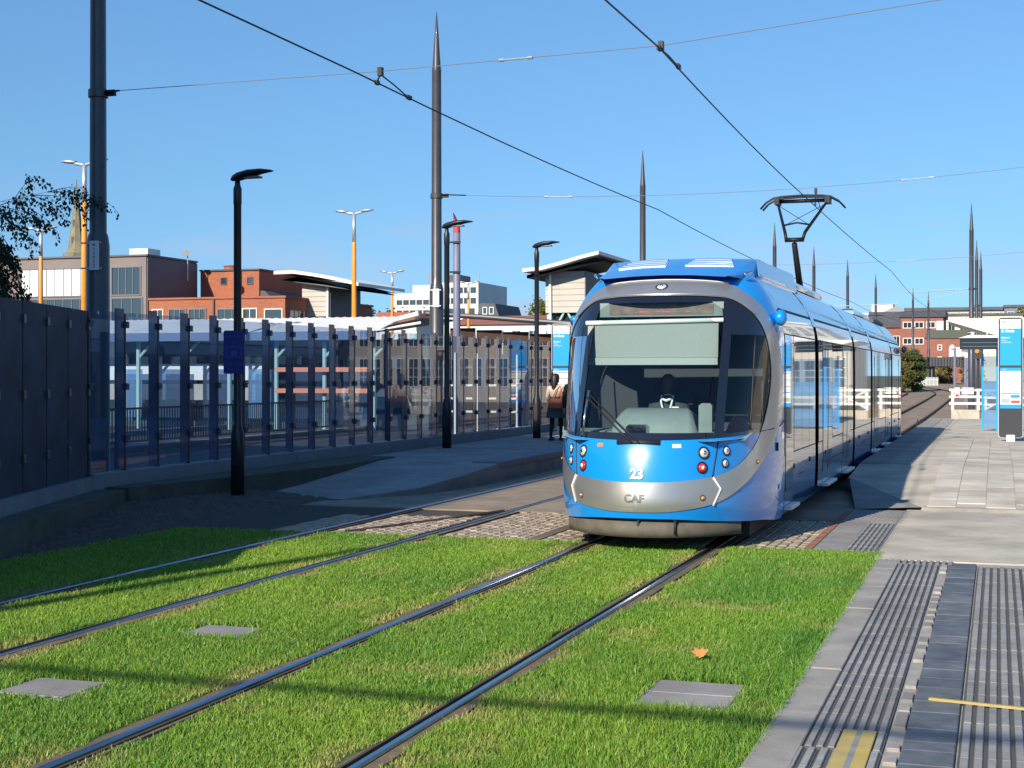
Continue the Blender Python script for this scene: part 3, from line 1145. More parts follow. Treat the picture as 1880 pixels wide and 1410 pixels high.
# ---- body modules
JT = [(18.6, 21.92), (22.28, 27.82), (28.18, 31.85), (32.2, 38.02), (38.38, 41.75)]


def sect(zs_, sg, y):
    return [(XC + sg * wz(z), y, z) for z in zs_]


def side_strip(y0, y1, z0, z1, n, m, name, par, off=0.):
    for sg in (-1, 1):
        zs_ = [z0 + (z1 - z0) * k / n for k in range(n + 1)]
        ny = max(2, int((y1 - y0) / .4))
        P_ = [[(XC + sg * (wz(z) + off), y0 + (y1 - y0) * j / ny, z) for z in zs_] for j in range(ny + 1)]
        tp(MB().grid(P_), name, m, par)


def pane(y0, y1, z0, z1, sg, m, name, par, off=.004):
    mb_ = MB()
    d = .012
    x = lambda z: XC + sg * (wz(z) + off)
    zs_ = [z0, z0 + (z1 - z0) * .35, z0 + (z1 - z0) * .7, z1]
    ny = max(1, int((y1 - y0) / .5))
    mb_.grid([[(x(z), y0 + (y1 - y0) * j / ny, z) for z in zs_] for j in range(ny + 1)])
    e = [(x(z0), y0, z0), (x(z0), y1, z0), (x(z1), y1, z1), (x(z1), y0, z1)]
    ib = [(p[0] - sg * d, p[1], p[2]) for p in e]
    mb_.grid([e + [e[0]], ib + [ib[0]]])
    return tp(mb_, name, m, par, False)


def door(y0, y1, sg, par):
    d = pane(y0, y1, .36, 2.50, sg, 'side', 'door_leaf', par, .006)
    pane(y0 + .05, y1 - .05, .52, 2.40, sg, 'pane', 'door_glass', d, .0095)
    return d


def sill(y0, y1, sg, par):
    tp(MB().cbox(XC + sg * 1.36 - .05, XC + sg * 1.36 + .05, y0, y1, .295, .335, .008), 'door_sill', 'galv', par, False)


for k, (y0, y1) in enumerate(JT):
    body = tp(MB().grid([[(XC + sx * wz(z), y, z) if z < 3.3 else (XC + sx * .45, y, 3.36) for sx, z in [(-1, 2.84), (-1, 2.95), (-1, 3.05), (-1, 3.15), (-1, 3.24), (-1, 3.29), (-1, 3.36), (1, 3.36), (1, 3.29), (1, 3.24), (1, 3.15), (1, 3.05), (1, 2.95), (1, 2.84)]] for y in (y0, (y0 + y1) / 2, y1)]), 'body_module', 'roofpaint')
    side_strip(y0, y1, .24, .98, 4, 'sideblue' if k not in () else 'side', 'lower_panel', body)
    side_strip(y0, y1, .98, 2.52, 3, 'rubber', 'window_frame', body, -.004)
    side_strip(y0, y1, 2.52, 2.80, 4, 'side', 'upper_panel', body)
    side_strip(y0, y1, 2.80, 2.84, 1, 'rubber', 'gutter', body, -.006)
    bh = tp(MB().box(XC - 1.2, XC + 1.2, y0 + .02, y0 + .06, .4, 2.72), 'bulkhead', 'darkint', body, False)
    for sg in (-1, 1):
        if k in (0, 4):
            a, b = (y0, y1) if k == 0 else (y1, y0)
            s_ = 1 if k == 0 else -1
            door(min(a + s_ * .06, a + s_ * .86), max(a + s_ * .06, a + s_ * .86), sg, body)
            sill(min(a + s_ * .06, a + s_ * .86), max(a + s_ * .06, a + s_ * .86), sg, body)
            spans = [(.92, 1.72), (1.74, 2.52), (2.54, 3.26)]
            for (p, q) in spans:
                pane(min(a + s_ * p, a + s_ * q), max(a + s_ * p, a + s_ * q), 1.0, 2.50, sg, 'pane', 'window', body)
        elif k in (1, 3):
            L_ = y1 - y0
            for base in (.55, L_ - .55 - 1.36):
                door(y0 + base, y0 + base + .67, sg, body)
                door(y0 + base + .69, y0 + base + 1.36, sg, body)
                sill(y0 + base, y0 + base + 1.36, sg, body)
            pane(y0 + .04, y0 + .52, 1.0, 2.50, sg, 'pane', 'window', body)
            pane(y1 - .52, y1 - .04, 1.0, 2.50, sg, 'pane', 'window', body)
            m0, m1 = y0 + 1.94, y1 - 1.94
            for j in range(2):
                pane(m0 + (m1 - m0) * j / 2 + .01, m0 + (m1 - m0) * (j + 1) / 2 - .01, 1.0, 2.50, sg, 'pane', 'window', body)
        else:
            for j in range(4):
                pane(y0 + .04 + (y1 - y0 - .08) * j / 4 + .008, y0 + .04 + (y1 - y0 - .08) * (j + 1) / 4 - .008, 1.0, 2.50, sg, 'pane', 'window', body)
        for (yy_) in (y0 + .9, y1 - .7):
            tp(MB().lathe([(.035, 0), (.035, .012), (.03, .014)], 10, Matrix.Translation((XC + sg * 1.325, yy_, .80)) @ Matrix.Rotation(sg * math.pi / 2, 4, 'Y')), 'access_cap', 'rubber', body)
        tp(MB().box(XC + sg * 1.3265 - .002, XC + sg * 1.3265 + .002, y0 + 1.4, y1 - 1.4, .655, .665), 'panel_line', 'dark', body, False)
    # bellows to the next module
    if k < 4:
        y2 = JT[k + 1][0]
        P = []
        for j in range(9):
            yy_ = y1 + (y2 - y1) * j / 8
            ins = .05 + (.03 if j % 2 else 0)
            P.append([(XC + sx * (wz(z) - ins), yy_, z) for sx, z in [(-1, .3), (-1, 1.5), (-1, 2.4), (-1, 2.8), (1, 2.8), (1, 2.4), (1, 1.5), (1, .3)]])
        tp(MB().grid(P), 'bellows', 'rubber', smooth=False)
        tp(MB().grid([[(XC + sx * (wz(z) + .004) if z < 3.3 else XC + sx * .45, yy_, z + .006) for sx, z in [(-1, 2.70), (-1, 2.84), (-1, 3.05), (-1, 3.2), (-1, 3.29), (-1, 3.355), (1, 3.355), (1, 3.29), (1, 3.2), (1, 3.05), (1, 2.84), (1, 2.70)]] for yy_ in (y1 - .02, y2 + .02)]), 'joint_hood', 'blue')
# roof equipment
for (a, b) in ((23.2, 27.0), (33.2, 37.2), (38.6, 42.0)):
    tp(MB().cbox(XC - .85, XC + .85, a, b, 3.34, 3.47, .06), 'roof_unit', 'roofpaint' if a < 38 else 'slate', smooth=False)

# pantograph
pg = tp(MB().box(XC - .5, XC + .5, 30.2, 31.7, 3.36, 3.46), 'pantograph', 'dark', smooth=False)
for sx in (-.4, .4):
    for yy_ in (30.3, 31.6):
        tp(MB().lathe([(.05, 3.36), (.03, 3.40), (.05, 3.44), (.03, 3.48)], 8, Matrix.Translation((XC + sx, yy_, 0))), 'insulator', 'redlens', pg)
kn = (XC, 29.75, 4.62)
tp(MB().tube([(XC, 30.95, 3.50), kn], [.075, .055], 8), 'lower_arm', 'wire', pg)
tp(MB().tube([(XC - .19, 29.75, 4.70), (XC + .19, 29.75, 4.70)], .045, 8), 'knee', 'wire', pg)
for sx in (-1, 1):
    tp(MB().tube([(XC + sx * .16, 29.75, 4.70), (XC + sx * .20, 29.85, 4.86), (XC + sx * .52, 31.05, 5.62)], [.036, .034, .026], 8), 'upper_arm', 'wire', pg)
    tp(MB().tube([(XC + sx * .26, 30.1, 5.02), (XC - sx * .47, 30.9, 5.52)], .007, 5), 'brace_wire', 'wire', pg)
tp(MB().tube([(XC - .27, 30.12, 5.03), (XC, 30.12, 5.08), (XC + .27, 30.12, 5.03)], .02, 6), 'cross_tube', 'wire', pg)
for dy in (-.16, .16):
    tp(MB().tube([(XC + x, 31.1 + dy, z) for x, z in ((-.86, 5.47), (-.74, 5.60), (-.58, 5.69), (-.4, 5.715), (0, 5.73), (.4, 5.715), (.58, 5.69), (.74, 5.60), (.86, 5.47))], .022, 6), 'collector', 'wire', pg)
for sx in (-.52, .52):
    tp(MB().box(XC + sx - .05, XC + sx + .05, 30.9, 31.3, 5.56, 5.69), 'spring_box', 'wire', pg, False)
tp(MB().tube([(XC - .52, 31.1, 5.63), (XC + .52, 31.1, 5.63)], .04, 8), 'head_tube', 'wire', pg)

# bogies, seen as dark wheels under the skirt
for yb in (19.6, 21.2, 29.3, 30.9, 39.2, 40.8):
    for sx in (-.75, .75):
        tp(MB().lathe([(.29, -.06), (.30, -.02), (.27, 0), (.27, .06)], 20, Matrix.Translation((XC + sx, yb, .30)) @ Matrix.Rotation(math.copysign(math.pi / 2, sx), 4, 'Y')), 'wheel', 'railrust')

# ---- cab interior
MBI = MB()
tp(MB().box(XC - 1.1, XC + 1.1, 17.5, 19.3, .45, .52), 'cab_floor', 'darkint', smooth=False)
tp(MB().box(XC - 1.18, XC + 1.18, 19.45, 19.5, .5, 2.75), 'cab_rear_wall', 'darkint', smooth=False)
tp(MB().grid([[(XC - 1.1, 16.95, 1.24), (XC + 1.1, 16.95, 1.24)], [(XC - 1.15, 17.2, 1.32), (XC + 1.15, 17.2, 1.32)], [(XC - 1.15, 17.55, 1.34), (XC + 1.15, 17.55, 1.34)], [(XC - 1.15, 17.6, .9), (XC + 1.15, 17.6, .9)]]), 'dashboard', 'greyplastic', smooth=False)
tp(MB().grid([[(XC - .8, 16.48, 1.24), (XC + .8, 16.48, 1.24)], [(XC - 1.02, 16.9, 1.255), (XC + 1.02, 16.9, 1.255)], [(XC - 1.1, 17.0, 1.26), (XC + 1.1, 17.0, 1.26)]]), 'dash_shelf', 'greyplastic')
P = []
for (y_, z_, hw) in [(17.02, 1.25, .50), (17.06, 1.38, .50), (17.14, 1.50, .48), (17.26, 1.585, .44), (17.36, 1.60, .42), (17.5, 1.56, .44)]:
    P.append([(-3.88 - hw - .06, y_ + .08, 1.24), (-3.88 - hw, y_, z_ - .05), (-3.88 - hw * .85, y_, z_), (-3.88 + hw * .85, y_, z_), (-3.88 + hw, y_, z_ - .05), (-3.88 + hw + .06, y_ + .08, 1.24)])
cl_ = tp(MB().grid(P), 'instrument_cowl', 'greyplastic')
tp(MB().cbox(-3.36, -3.20, 17.2, 17.3, 1.30, 1.66, .03), 'side_console', 'greyplastic', smooth=False)
tp(MB().cbox(-4.10, -3.86, 16.62, 16.8, 1.26, 1.42, .03), 'desk_screen', 'blackgloss', smooth=False)
tp(MB().grid([[(-4.74 + 1.60 * i / 6, 17.30 - .05 * k / 6, 2.62 - (.50) * k / 6) for i in range(7)] for k in range(6)]), 'sun_blind', 'blind')
tp(MB().box(-4.74, -3.14, 17.235, 17.245, 2.115, 2.20), 'blind_hem', mat('blind_hem', (.39, .43, .42), .8), smooth=False)
tp(MB().tube([(-4.76, 17.29, 2.625), (-3.08, 17.29, 2.645)], .028, 10), 'blind_tube', 'blindtube')
db = tp(MB().box(-4.62, -3.10, 17.42, 17.6, 2.70, 2.87), 'destination_box', 'greyplastic', smooth=False)
tp(MB().box(-4.50, -3.22, 17.412, 17.42, 2.725, 2.845), 'destination_display', 'display', db, False)
x = -4.18
k = 0
while x < -3.55:
    l = rnd.choice((.012, .03, .05, .02))
    tp(MB().box(x, x + l, 17.405, 17.412, 2.747 + rnd.uniform(0, .006), 2.757 + rnd.uniform(0, .006)), 'led_row', 'led', db, False)
    x += l + rnd.choice((.01, .03, .05))
tp(MB().box(-4.85, -2.9, 17.75, 19.3, 2.90, 2.93), 'cab_ceiling', 'darkint', smooth=False)
# seat
tp(MB().cbox(-4.22, -3.66, 18.35, 18.5, 1.05, 1.78, .06), 'seat_back', 'darkint', smooth=False)
tp(MB().cbox(-4.22, -3.66, 17.85, 18.45, .92, 1.06, .04), 'seat_cushion', 'darkint', smooth=False)
# saloon hints behind: pale grab poles and a partition edge
for (xx_, yy_) in ((-4.75, 18.9), (-4.45, 19.1), (-3.25, 19.0)):
    tp(MB().tube([(xx_, yy_, .5), (xx_, yy_, 2.9)], .022, 8), 'grab_pole', 'greyplastic')
for xx_ in (-4.68, -4.38, -3.35, -3.1):
    tp(MB().cbox(xx_ - .05, xx_ + .05, 19.2, 19.3, 1.95, 2.45, .02), 'partition_post', 'greyplastic', smooth=False)
# things seen through the side window
tp(MB().box(-2.72, -2.66, 18.0, 18.16, 1.3, 2.45), 'inner_pillar', 'blindtube', smooth=False)
tp(MB().cbox(-2.83, -2.76, 17.75, 17.9, 1.60, 1.76, .01), 'extinguisher', 'red', smooth=False)
tp(MB().cbox(-2.87, -2.79, 17.75, 17.9, 1.45, 1.56, .01), 'notice_card', 'red', smooth=False)
tp(MB().add([(-3.02, 17.0, 1.30), (-2.83, 17.15, 1.31), (-2.72, 17.4, 1.32), (-2.95, 17.15, 1.52), (-2.85, 17.3, 1.50)], [(0, 1, 3), (1, 2, 4), (1, 4, 3)]), 'folded_umbrella', mat('maroon_cloth', (.22, .03, .06), .7), smooth=False)

# ------------------------------------------------------------------ people
def skin_mesh(name, verts, edges, radii, m, parent=None, root=0, sub=2):
    off = parent_world(parent)
    me_ = bpy.data.meshes.new(name)
    me_.from_pydata([(v[0] - off[0], v[1] - off[1], v[2] - off[2]) for v in verts], edges, [])
    me_.materials.append(M[m])
    ob = bpy.data.objects.new(name, me_)
    col.objects.link(ob)
    a = ob.modifiers.new('Skin', 'SKIN')
    for i, r in enumerate(radii):
        sv = me_.skin_vertices[0].data[i]
        sv.radius = (r, r) if not isinstance(r, tuple) else r
        sv.use_root = (i == root)
    a.use_smooth_shade = True
    b = ob.modifiers.new('Sub', 'SUBSURF')
    b.levels = sub
    b.render_levels = sub
    if parent:
        ob.parent = parent
    return ob


def head(parent, c, yaw, skin, hair, long_hair=False):
    """head with brow, nose, mouth, ears; faces -Y before yaw"""
    rot = Matrix.Translation(c) @ Matrix.Rotation(yaw, 4, 'Z')
    h = MB()
    P = []
    for (z, rx, ry, cy) in [(-.115, .045, .05, .0), (-.10, .058, .068, -.01), (-.06, .068, .085, -.008), (-.01, .074, .092, 0), (.04, .077, .095, .004), (.085, .066, .083, .008), (.112, .035, .045, .01), (.118, .004, .005, .01)]:
        P.append([rot @ Vector((rx * math.cos(2 * math.pi * k / 16), cy + ry * math.sin(2 * math.pi * k / 16), z)) for k in range(17)])
    h.grid(P)
    ob = h.build('head', skin, parent, True)
    nose_ = MB().add([rot @ Vector(p) for p in [(-.014, -.09, -.03), (.014, -.09, -.03), (0, -.116, -.028), (0, -.092, .02)]], [(0, 1, 2), (0, 2, 3), (1, 3, 2)])
    nose_.build('nose', skin, ob, True)
    for sx in (-1, 1):
        e = MB()
        q = rot @ Vector((sx * .03, -.086, .012))
        e.ball(q, .010, .006, .006, 8, 6)
        e.build('eye', 'black', ob, True)
        e = MB()
        q = rot @ Vector((sx * .077, .005, -.005))
        e.ball(q, .010, .020, .030, 8, 6)
        e.build('ear', skin, ob, True)
    q = rot @ Vector((0, -.088, -.062))
    MB().ball(q, .022, .006, .006, 8, 5).build('mouth', 'redlens' if skin == 'skin' else 'skindark', ob, True)
    hr = MB()
    if long_hair:
        rows = [(.128, .004, .004, .01), (.118, .05, .062, .016), (.09, .078, .096, .016), (.03, .092, .108, .02), (-.05, .094, .10, .034), (-.13, .088, .085, .05), (-.22, .075, .06, .07), (-.30, .045, .035, .085)]
        for_rows = []
        for (z, rx, ry, cy) in rows:
            n = 14
            rw = []
            for k in range(n + 1):
                a = R(-42) + (R(264)) * k / n
                rr = 1 + .05 * math.sin(k * 2.7 + z * 31)
                rw.append(rot @ Vector((rx * rr * math.cos(a), cy + ry * rr * math.sin(a), z)))
            for_rows.append(rw)
        hr.grid(for_rows)
    else:
        for_rows = []
        for (z, rx, ry, cy) in [(.125, .004, .004, .01), (.116, .042, .052, .012), (.088, .072, .090, .014), (.05, .081, .098, .014), (.02, .079, .094, .02)]:
            for_rows.append([rot @ Vector((rx * math.cos(a), cy + ry * math.sin(a), z)) for a in [R(-15) + R(210) * k / 14 for k in range(15)]])
        hr.grid(for_rows)
    hr.build('hair', hair, ob, True)
    return ob


def hand(parent, wrist, d, side, skin):
    """palm and five curled fingers hanging from a wrist; d = forearm direction"""
    w_, d = Vector(wrist), Vector(d).normalized()
    a = Vector(side).normalized()
    b = d.cross(a).normalized()
    v = [w_, w_ + d * .075]
    e = [(0, 1)]
    r = [(.026, .018), (.036, .016)]
    for k, (o_, l) in enumerate(((-.030, .062), (-.010, .074), (.010, .070), (.029, .055))):
        i0 = len(v)
        p = w_ + d * .082 + a * o_
        v += [p, p + d * l * .5 + b * .008, p + d * l * .85 + b * .03]
        r += [.0095, .009, .0075]
        e += [(1, i0), (i0, i0 + 1), (i0 + 1, i0 + 2)]
    i0 = len(v)
    p = w_ + d * .03 - a * .034
    v += [p, p + d * .035 - a * .016 + b * .012, p + d * .062 - a * .014 + b * .026]
    r += [.011, .010, .008]
    e += [(0, i0), (i0, i0 + 1), (i0 + 1, i0 + 2)]
    return skin_mesh('hand', v, e, r, skin, parent, 0, 1)


# driver, seated behind the cowl
dr = thing('person', 'tram driver in dark uniform with white lanyard, seated behind the windscreen', 'person', (-3.93, 18.1, .92))
cx, cy = -3.93, 18.12
skin_mesh('body', [(cx, cy + .1, 1.05), (cx, cy + .1, 1.30), (cx, cy + .08, 1.50), (cx, cy + .07, 1.62), (cx, cy + .05, 1.70), (cx, cy + .03, 1.79),
                   (cx - .20, cy + .08, 1.58), (cx - .27, cy - .05, 1.33), (cx - .16, cy - .36, 1.30), (cx + .20, cy + .08, 1.58), (cx + .27, cy - .05, 1.33), (cx + .16, cy - .36, 1.30),
                   (cx - .12, cy - .3, 1.06), (cx - .13, cy - .5, .75), (cx + .12, cy - .3, 1.06), (cx + .13, cy - .5, .75), (cx - .13, cy - .52, .56), (cx + .13, cy - .52, .56)],
          [(0, 1), (1, 2), (2, 3), (3, 4), (4, 5), (3, 6), (6, 7), (7, 8), (3, 9), (9, 10), (10, 11), (0, 12), (12, 13), (0, 14), (14, 15), (13, 16), (15, 17)],
          [(.17, .12), (.18, .12), (.20, .12), (.15, .10), (.065, .065), (.055, .055), .08, .055, .04, .08, .055, .04, .09, .065, .09, .065, .05, .05], 'uniform', dr)
head(dr, Vector((cx, cy + .02, 1.885)), 0, 'skindark', 'hair')
hand(dr, (cx - .16, cy - .37, 1.30), (.2, -1, -.1), (1, 0, 0), 'skindark')
hand(dr, (cx + .16, cy - .37, 1.30), (-.2, -1, -.1), (1, 0, 0), 'skindark')
ln = MB()
for sx in (-1, 1):
    ln.tube([(cx + sx * .075, cy - .02, 1.735), (cx + sx * .07, cy - .075, 1.66), (cx + sx * .012, cy - .085, 1.45)], .012, 6)
ln.tube([(cx - .06, cy - .075, 1.70), (cx, cy - .09, 1.675), (cx + .06, cy - .075, 1.70)], .017, 6)
ln.build('lanyard', 'lanyard', dr)
MB().cbox(cx + .07, cx + .16, cy - .095, cy - .08, 1.57, 1.60, .004).build('badge', 'lanyard', dr)

# woman on the far platform, walking away from the camera, seen from behind her left shoulder
GZ = .365
wx_, wy_ = -10.42, 35.0
wm = thing('person', 'long haired woman with orange shoulder bag walking on the far platform', 'person', (wx_, wy_, GZ))
skin_mesh('body', [(wx_, wy_, GZ + .84), (wx_, wy_, GZ + .98), (wx_, wy_ - .01, GZ + 1.18), (wx_, wy_, GZ + 1.32), (wx_, wy_ + .01, GZ + 1.42),
                   (wx_ - .09, wy_ + .02, GZ + .78), (wx_ - .09, wy_ - .04, GZ + .44), (wx_ - .09, wy_ - .13, GZ + .09), (wx_ - .09, wy_ + .06, GZ + .04),
                   (wx_ + .09, wy_ + .05, GZ + .78), (wx_ + .10, wy_ + .14, GZ + .45), (wx_ + .10, wy_ + .10, GZ + .10), (wx_ + .10, wy_ + .27, GZ + .05)],
          [(0, 1), (1, 2), (2, 3), (3, 4), (0, 5), (5, 6), (6, 7), (7, 8), (0, 9), (9, 10), (10, 11), (11, 12)],
          [(.14, .11), (.13, .10), (.15, .10), (.10, .08), .05, .085, .058, .04, .035, .085, .058, .04, .035], 'blackcloth', wm)
skin_mesh('top', [(wx_, wy_, GZ + 1.02), (wx_, wy_ - .01, GZ + 1.18), (wx_, wy_, GZ + 1.31), (wx_, wy_ + .01, GZ + 1.37), (wx_ - .17, wy_, GZ + 1.30), (wx_ - .23, wy_ + .02, GZ + 1.05), (wx_ - .19, wy_ + .16, GZ + .93), (wx_ + .17, wy_, GZ + 1.30), (wx_ + .23, wy_, GZ + 1.05), (wx_ + .22, wy_ + .06, GZ + .82)],
          [(0, 1), (1, 2), (2, 3), (2, 4), (4, 5), (5, 6), (2, 7), (7, 8), (8, 9)], [(.15, .12), (.165, .115), (.125, .10), .06, .065, .05, .04, .065, .05, .04], 'palejacket', wm)
sk = MB()
P = []
for (z, rx, ry) in [(1.04, .155, .125), (.92, .185, .15), (.75, .215, .175), (.58, .24, .20), (.56, .235, .195)]:
    P.append([(wx_ + rx * (1 + .03 * math.sin(k * 2.3)) * math.cos(2 * math.pi * k / 20), wy_ + ry * math.sin(2 * math.pi * k / 20), GZ + z) for k in range(21)])
sk.grid(P).build('skirt', 'greycloth', wm, True)
head(wm, Vector((wx_, wy_ + .02, GZ + 1.54)), R(150), 'skin', 'hair', True)
hand(wm, (wx_ + .22, wy_ + .07, GZ + .81), (0, .1, -1), (0, 1, 0), 'skin')
hand(wm, (wx_ - .19, wy_ + .17, GZ + .93), (.1, 1, .2), (0, 0, 1), 'skin')
for sx, yy_ in ((-.09, -.06), (.10, .17)):
    MB().cbox(wx_ + sx - .045, wx_ + sx + .045, wy_ + yy_ - .10, wy_ + yy_ + .15, GZ, GZ + .08, .03).build('shoe', 'black', wm)
bgx = thing('shoulder_bag', 'orange leather shoulder bag carried by the woman', 'bag', (wx_ + .12, wy_ - .2, GZ + .8))
P = []
for (z, hw, hd) in [(.80, .17, .05), (.84, .20, .065), (.95, .19, .06), (1.04, .15, .035), (1.05, .14, .02)]:
    P.append([(wx_ + .08 + hw * math.cos(2 * math.pi * k / 16), wy_ - .20 + hd * math.sin(2 * math.pi * k / 16), GZ + z) for k in range(17)])
MB().grid(P).build('pouch', 'bag', bgx, True)
MB().tube([(wx_ - .03, wy_ - .19, GZ + 1.03), (wx_ + .05, wy_ - .16, GZ + 1.24), (wx_ + .13, wy_ - .05, GZ + 1.37), (wx_ + .17, wy_ - .12, GZ + 1.22), (wx_ + .19, wy_ - .19, GZ + 1.03)], .012, 6).build('strap', 'bag', bgx)

# person in black half hidden by the tram
qx, qy = -9.78, 34.6
p2 = thing('person', 'person in a long black coat and hood standing half hidden by the tram nose', 'person', (qx, qy, GZ))
skin_mesh('body', [(qx, qy, GZ + .9), (qx, qy, GZ + 1.1), (qx, qy, GZ + 1.32), (qx, qy, GZ + 1.44), (qx, qy + .0, GZ + 1.5),
                   (qx - .10, qy, GZ + .5), (qx - .10, qy, GZ + .10), (qx - .10, qy - .13, GZ + .045), (qx + .10, qy, GZ + .5), (qx + .10, qy, GZ + .10), (qx + .10, qy - .13, GZ + .045),
                   (qx - .24, qy, GZ + 1.34), (qx - .30, qy, GZ + 1.05), (qx - .27, qy - .1, GZ + .82), (qx + .24, qy, GZ + 1.34), (qx + .30, qy, GZ + 1.05), (qx + .27, qy - .1, GZ + .82)],
          [(0, 1), (1, 2), (2, 3), (3, 4), (0, 5), (5, 6), (6, 7), (0, 8), (8, 9), (9, 10), (2, 11), (11, 12), (12, 13), (2, 14), (14, 15), (15, 16)],
          [(.19, .14), (.19, .14), (.2, .13), (.12, .1), .08, .1, .06, .05, .1, .06, .05, .085, .07, .05, .085, .07, .05], 'blackcloth', p2)
P = []
for (z, rx, ry) in [(1.25, .22, .17), (1.0, .235, .18), (.75, .25, .2), (.5, .27, .22), (.48, .26, .21)]:
    P.append([(qx + rx * math.cos(2 * math.pi * k / 20), qy + ry * math.sin(2 * math.pi * k / 20), GZ + z) for k in range(21)])
MB().grid(P).build('coat_skirt', 'blackcloth', p2, True)
head(p2, Vector((qx, qy, GZ + 1.60)), R(30), 'skin', 'hair')
P = []
for (z, r_) in [(1.44, .13), (1.52, .135), (1.62, .13), (1.70, .10), (1.735, .02)]:
    P.append([(qx + r_ * math.cos(a), qy + .02 + r_ * 1.05 * math.sin(a), GZ + z) for a in [R(-40) + R(320) * k / 18 for k in range(19)]])
MB().grid(P).build('hood', 'blackcloth', p2, True)
hand(p2, (qx - .27, qy - .11, GZ + .81), (0, -.1, -1), (0, 1, 0), 'skin')
hand(p2, (qx + .27, qy - .11, GZ + .81), (0, -.1, -1), (0, 1, 0), 'skin')
# ------------------------------------------------------------------ overhead line
MAST_PROF = [(.22, 0), (.22, .04), (.175, .05), (.172, 4.0), (.150, 4.15), (.128, 4.2), (.112, 9.3), (.118, 9.32), (.10, 9.42), (.05, 10.2), (.006, 10.75)]


def mast(x, y, z0, label, s=1.0, plate=True):
    t = thing('catenary_mast', label, 'mast', (x, y, z0), 'catenary masts along the tramway')
    MB().lathe([(r * s, z) for r, z in MAST_PROF], 20, Matrix.Translation((x, y, z0))).build('shaft', 'pole', t, True)
    MB().lathe([(.135 * s, 6.24), (.15 * s, 6.25), (.15 * s, 6.36), (.135 * s, 6.37)], 16, Matrix.Translation((x, y, z0))).build('clamp', 'pole', t)
    MB().box(x + .12, x + .30, y - .03, y + .03, z0 + 6.26, z0 + 6.35).build('clamp_eye', 'wire', t)
    if plate:
        pl = MB().cbox(x - .02, x + .14, y - .20, y - .185, z0 + 3.62, z0 + 4.06, .004).build('number_plate', 'plate', t)
        for k, ch_ in enumerate('M15022'):
            put_text(ch_, 'black', (x + .06, y - .2025, z0 + 3.995 - k * .062), pl).scale = (.75, .75, 1)
        for zz in (3.65, 4.03):
            MB().box(x - .18, x + .18, y - .187, y - .18, z0 + zz - .012, z0 + zz + .012).build('plate_band', 'galv', t)
    return t


mast(-12.95, 19.2, -.05, 'dark mast at the left edge, in front of the birch tree')
mast(-12.85, 33.1, .0, 'tall grey spike topped mast just left of the red tipped post')
mast(-13.3, 56.7, .1, 'grey spike topped mast rising directly behind the tram cab roof')
mast(-12.4, 86.5, .15, 'small spike topped mast just left of the pantograph', plate=False)
mast(-12.3, 105, .3, 'slim spike topped mast just right of the pantograph', plate=False)
mast(-11.4, 120, .5, 'slim spike topped mast over the rear half of the tram roof', plate=False)
mast(-10.9, 142, .8, 'tiny spike topped mast above the rear end of the tram', plate=False)
mast(-1.3, 80, .15, 'tall spike topped mast behind the right platform shelter')
mast(-1.36, 104, .35, 'spike topped mast hidden behind the tall mast by the shelter, slightly right', plate=False)
mast(-1.2, 114, .4, 'spike topped mast rightmost of the three masts standing close behind the shelter', plate=False)
mast(-8.9, 168, .9, 'tiny far mast right of the tram tail', plate=False)
mast(-7.6, 176, .9, 'tiny farthest mast before the brick building', plate=False)
mast(2.8, 15.2, 0, 'mast out of view on the right pavement', plate=False)
mast(2.6, 33.0, .3, 'mast out of view beside the right platform', plate=False)
mast(-11.35, -3.6, 0, 'mast out of view behind the camera on the left', plate=False)


def wire(name, pts, r, m, label, cat='wire', grp=None):
    o = MB().tube(pts, r, 6).build(name, m, None, True)
    tag(o, label, cat, grp)
    return o


CZ = 5.80
pts1, pts2 = [], []
for y, zg in [(-8, 0), (16.8, .0), (33.2, 0), (56, .03), (80, .1), (104, .3), (120, .5)]:
    pts1.append((XC + (.13 if len(pts1) % 2 else -.13), y, CZ + zg))
    pts2.append((-7.55 + (-.12 if len(pts2) % 2 else .12), y, CZ + zg))


def sag(pts, n=6, d=.10):
    out = []
    for a, b in zip(pts[:-1], pts[1:]):
        for k in range(n):
            t = k / n
            out.append(tuple(a[i] + (b[i] - a[i]) * t - (d * 4 * t * (1 - t) if i == 2 else 0) for i in range(3)))
    out.append(pts[-1])
    return out


pts1[2] = (XC, 31.1, 5.755)
wire('contact_wire', sag(pts1, 6, .05), .0105, 'wire', 'contact wire above the tram touching its pantograph')
wire('contact_wire', sag(pts2, 6, .06), .0105, 'wire', 'contact wire above the empty left track')


def span(a, b, label, zmid=.0, ins=(), via=None):
    t = thing('span_wire', label, 'wire', a)
    n = 12
    P_ = [tuple(a[i] + (b[i] - a[i]) * k / n - (zmid * 4 * (k / n) * (1 - k / n) if i == 2 else 0) for i in range(3)) for k in range(n + 1)]
    if via:
        P_ = [a, tuple(Vector(a).lerp(Vector(via[0]), .12))] + list(via) + [b]
    MB().tube(P_, .0055, 5).build('rope', 'wirelight', t)
    MB().tube([P_[0], tuple(Vector(P_[0]).lerp(Vector(P_[1]), .5))], .016, 6).build('turnbuckle', 'wire', t)
    for f in ins:
        p = Vector(a).lerp(Vector(b), f) + Vector((0, 0, -zmid * 4 * f * (1 - f)))
        q = Vector(a).lerp(Vector(b), f + .045) + Vector((0, 0, -zmid * 4 * (f + .045) * (1 - f - .045)))
        if via:
            p, q = Vector(via[0]).lerp(Vector(via[1]), f), Vector(via[0]).lerp(Vector(via[1]), f + .12)
        MB().tube([p, p.lerp(q, .15), p.lerp(q, .16), p.lerp(q, .84), p.lerp(q, .85), q], [.02, .02, .011, .011, .02, .02], 7).build('insulator_rod', 'galv', t)
    return t


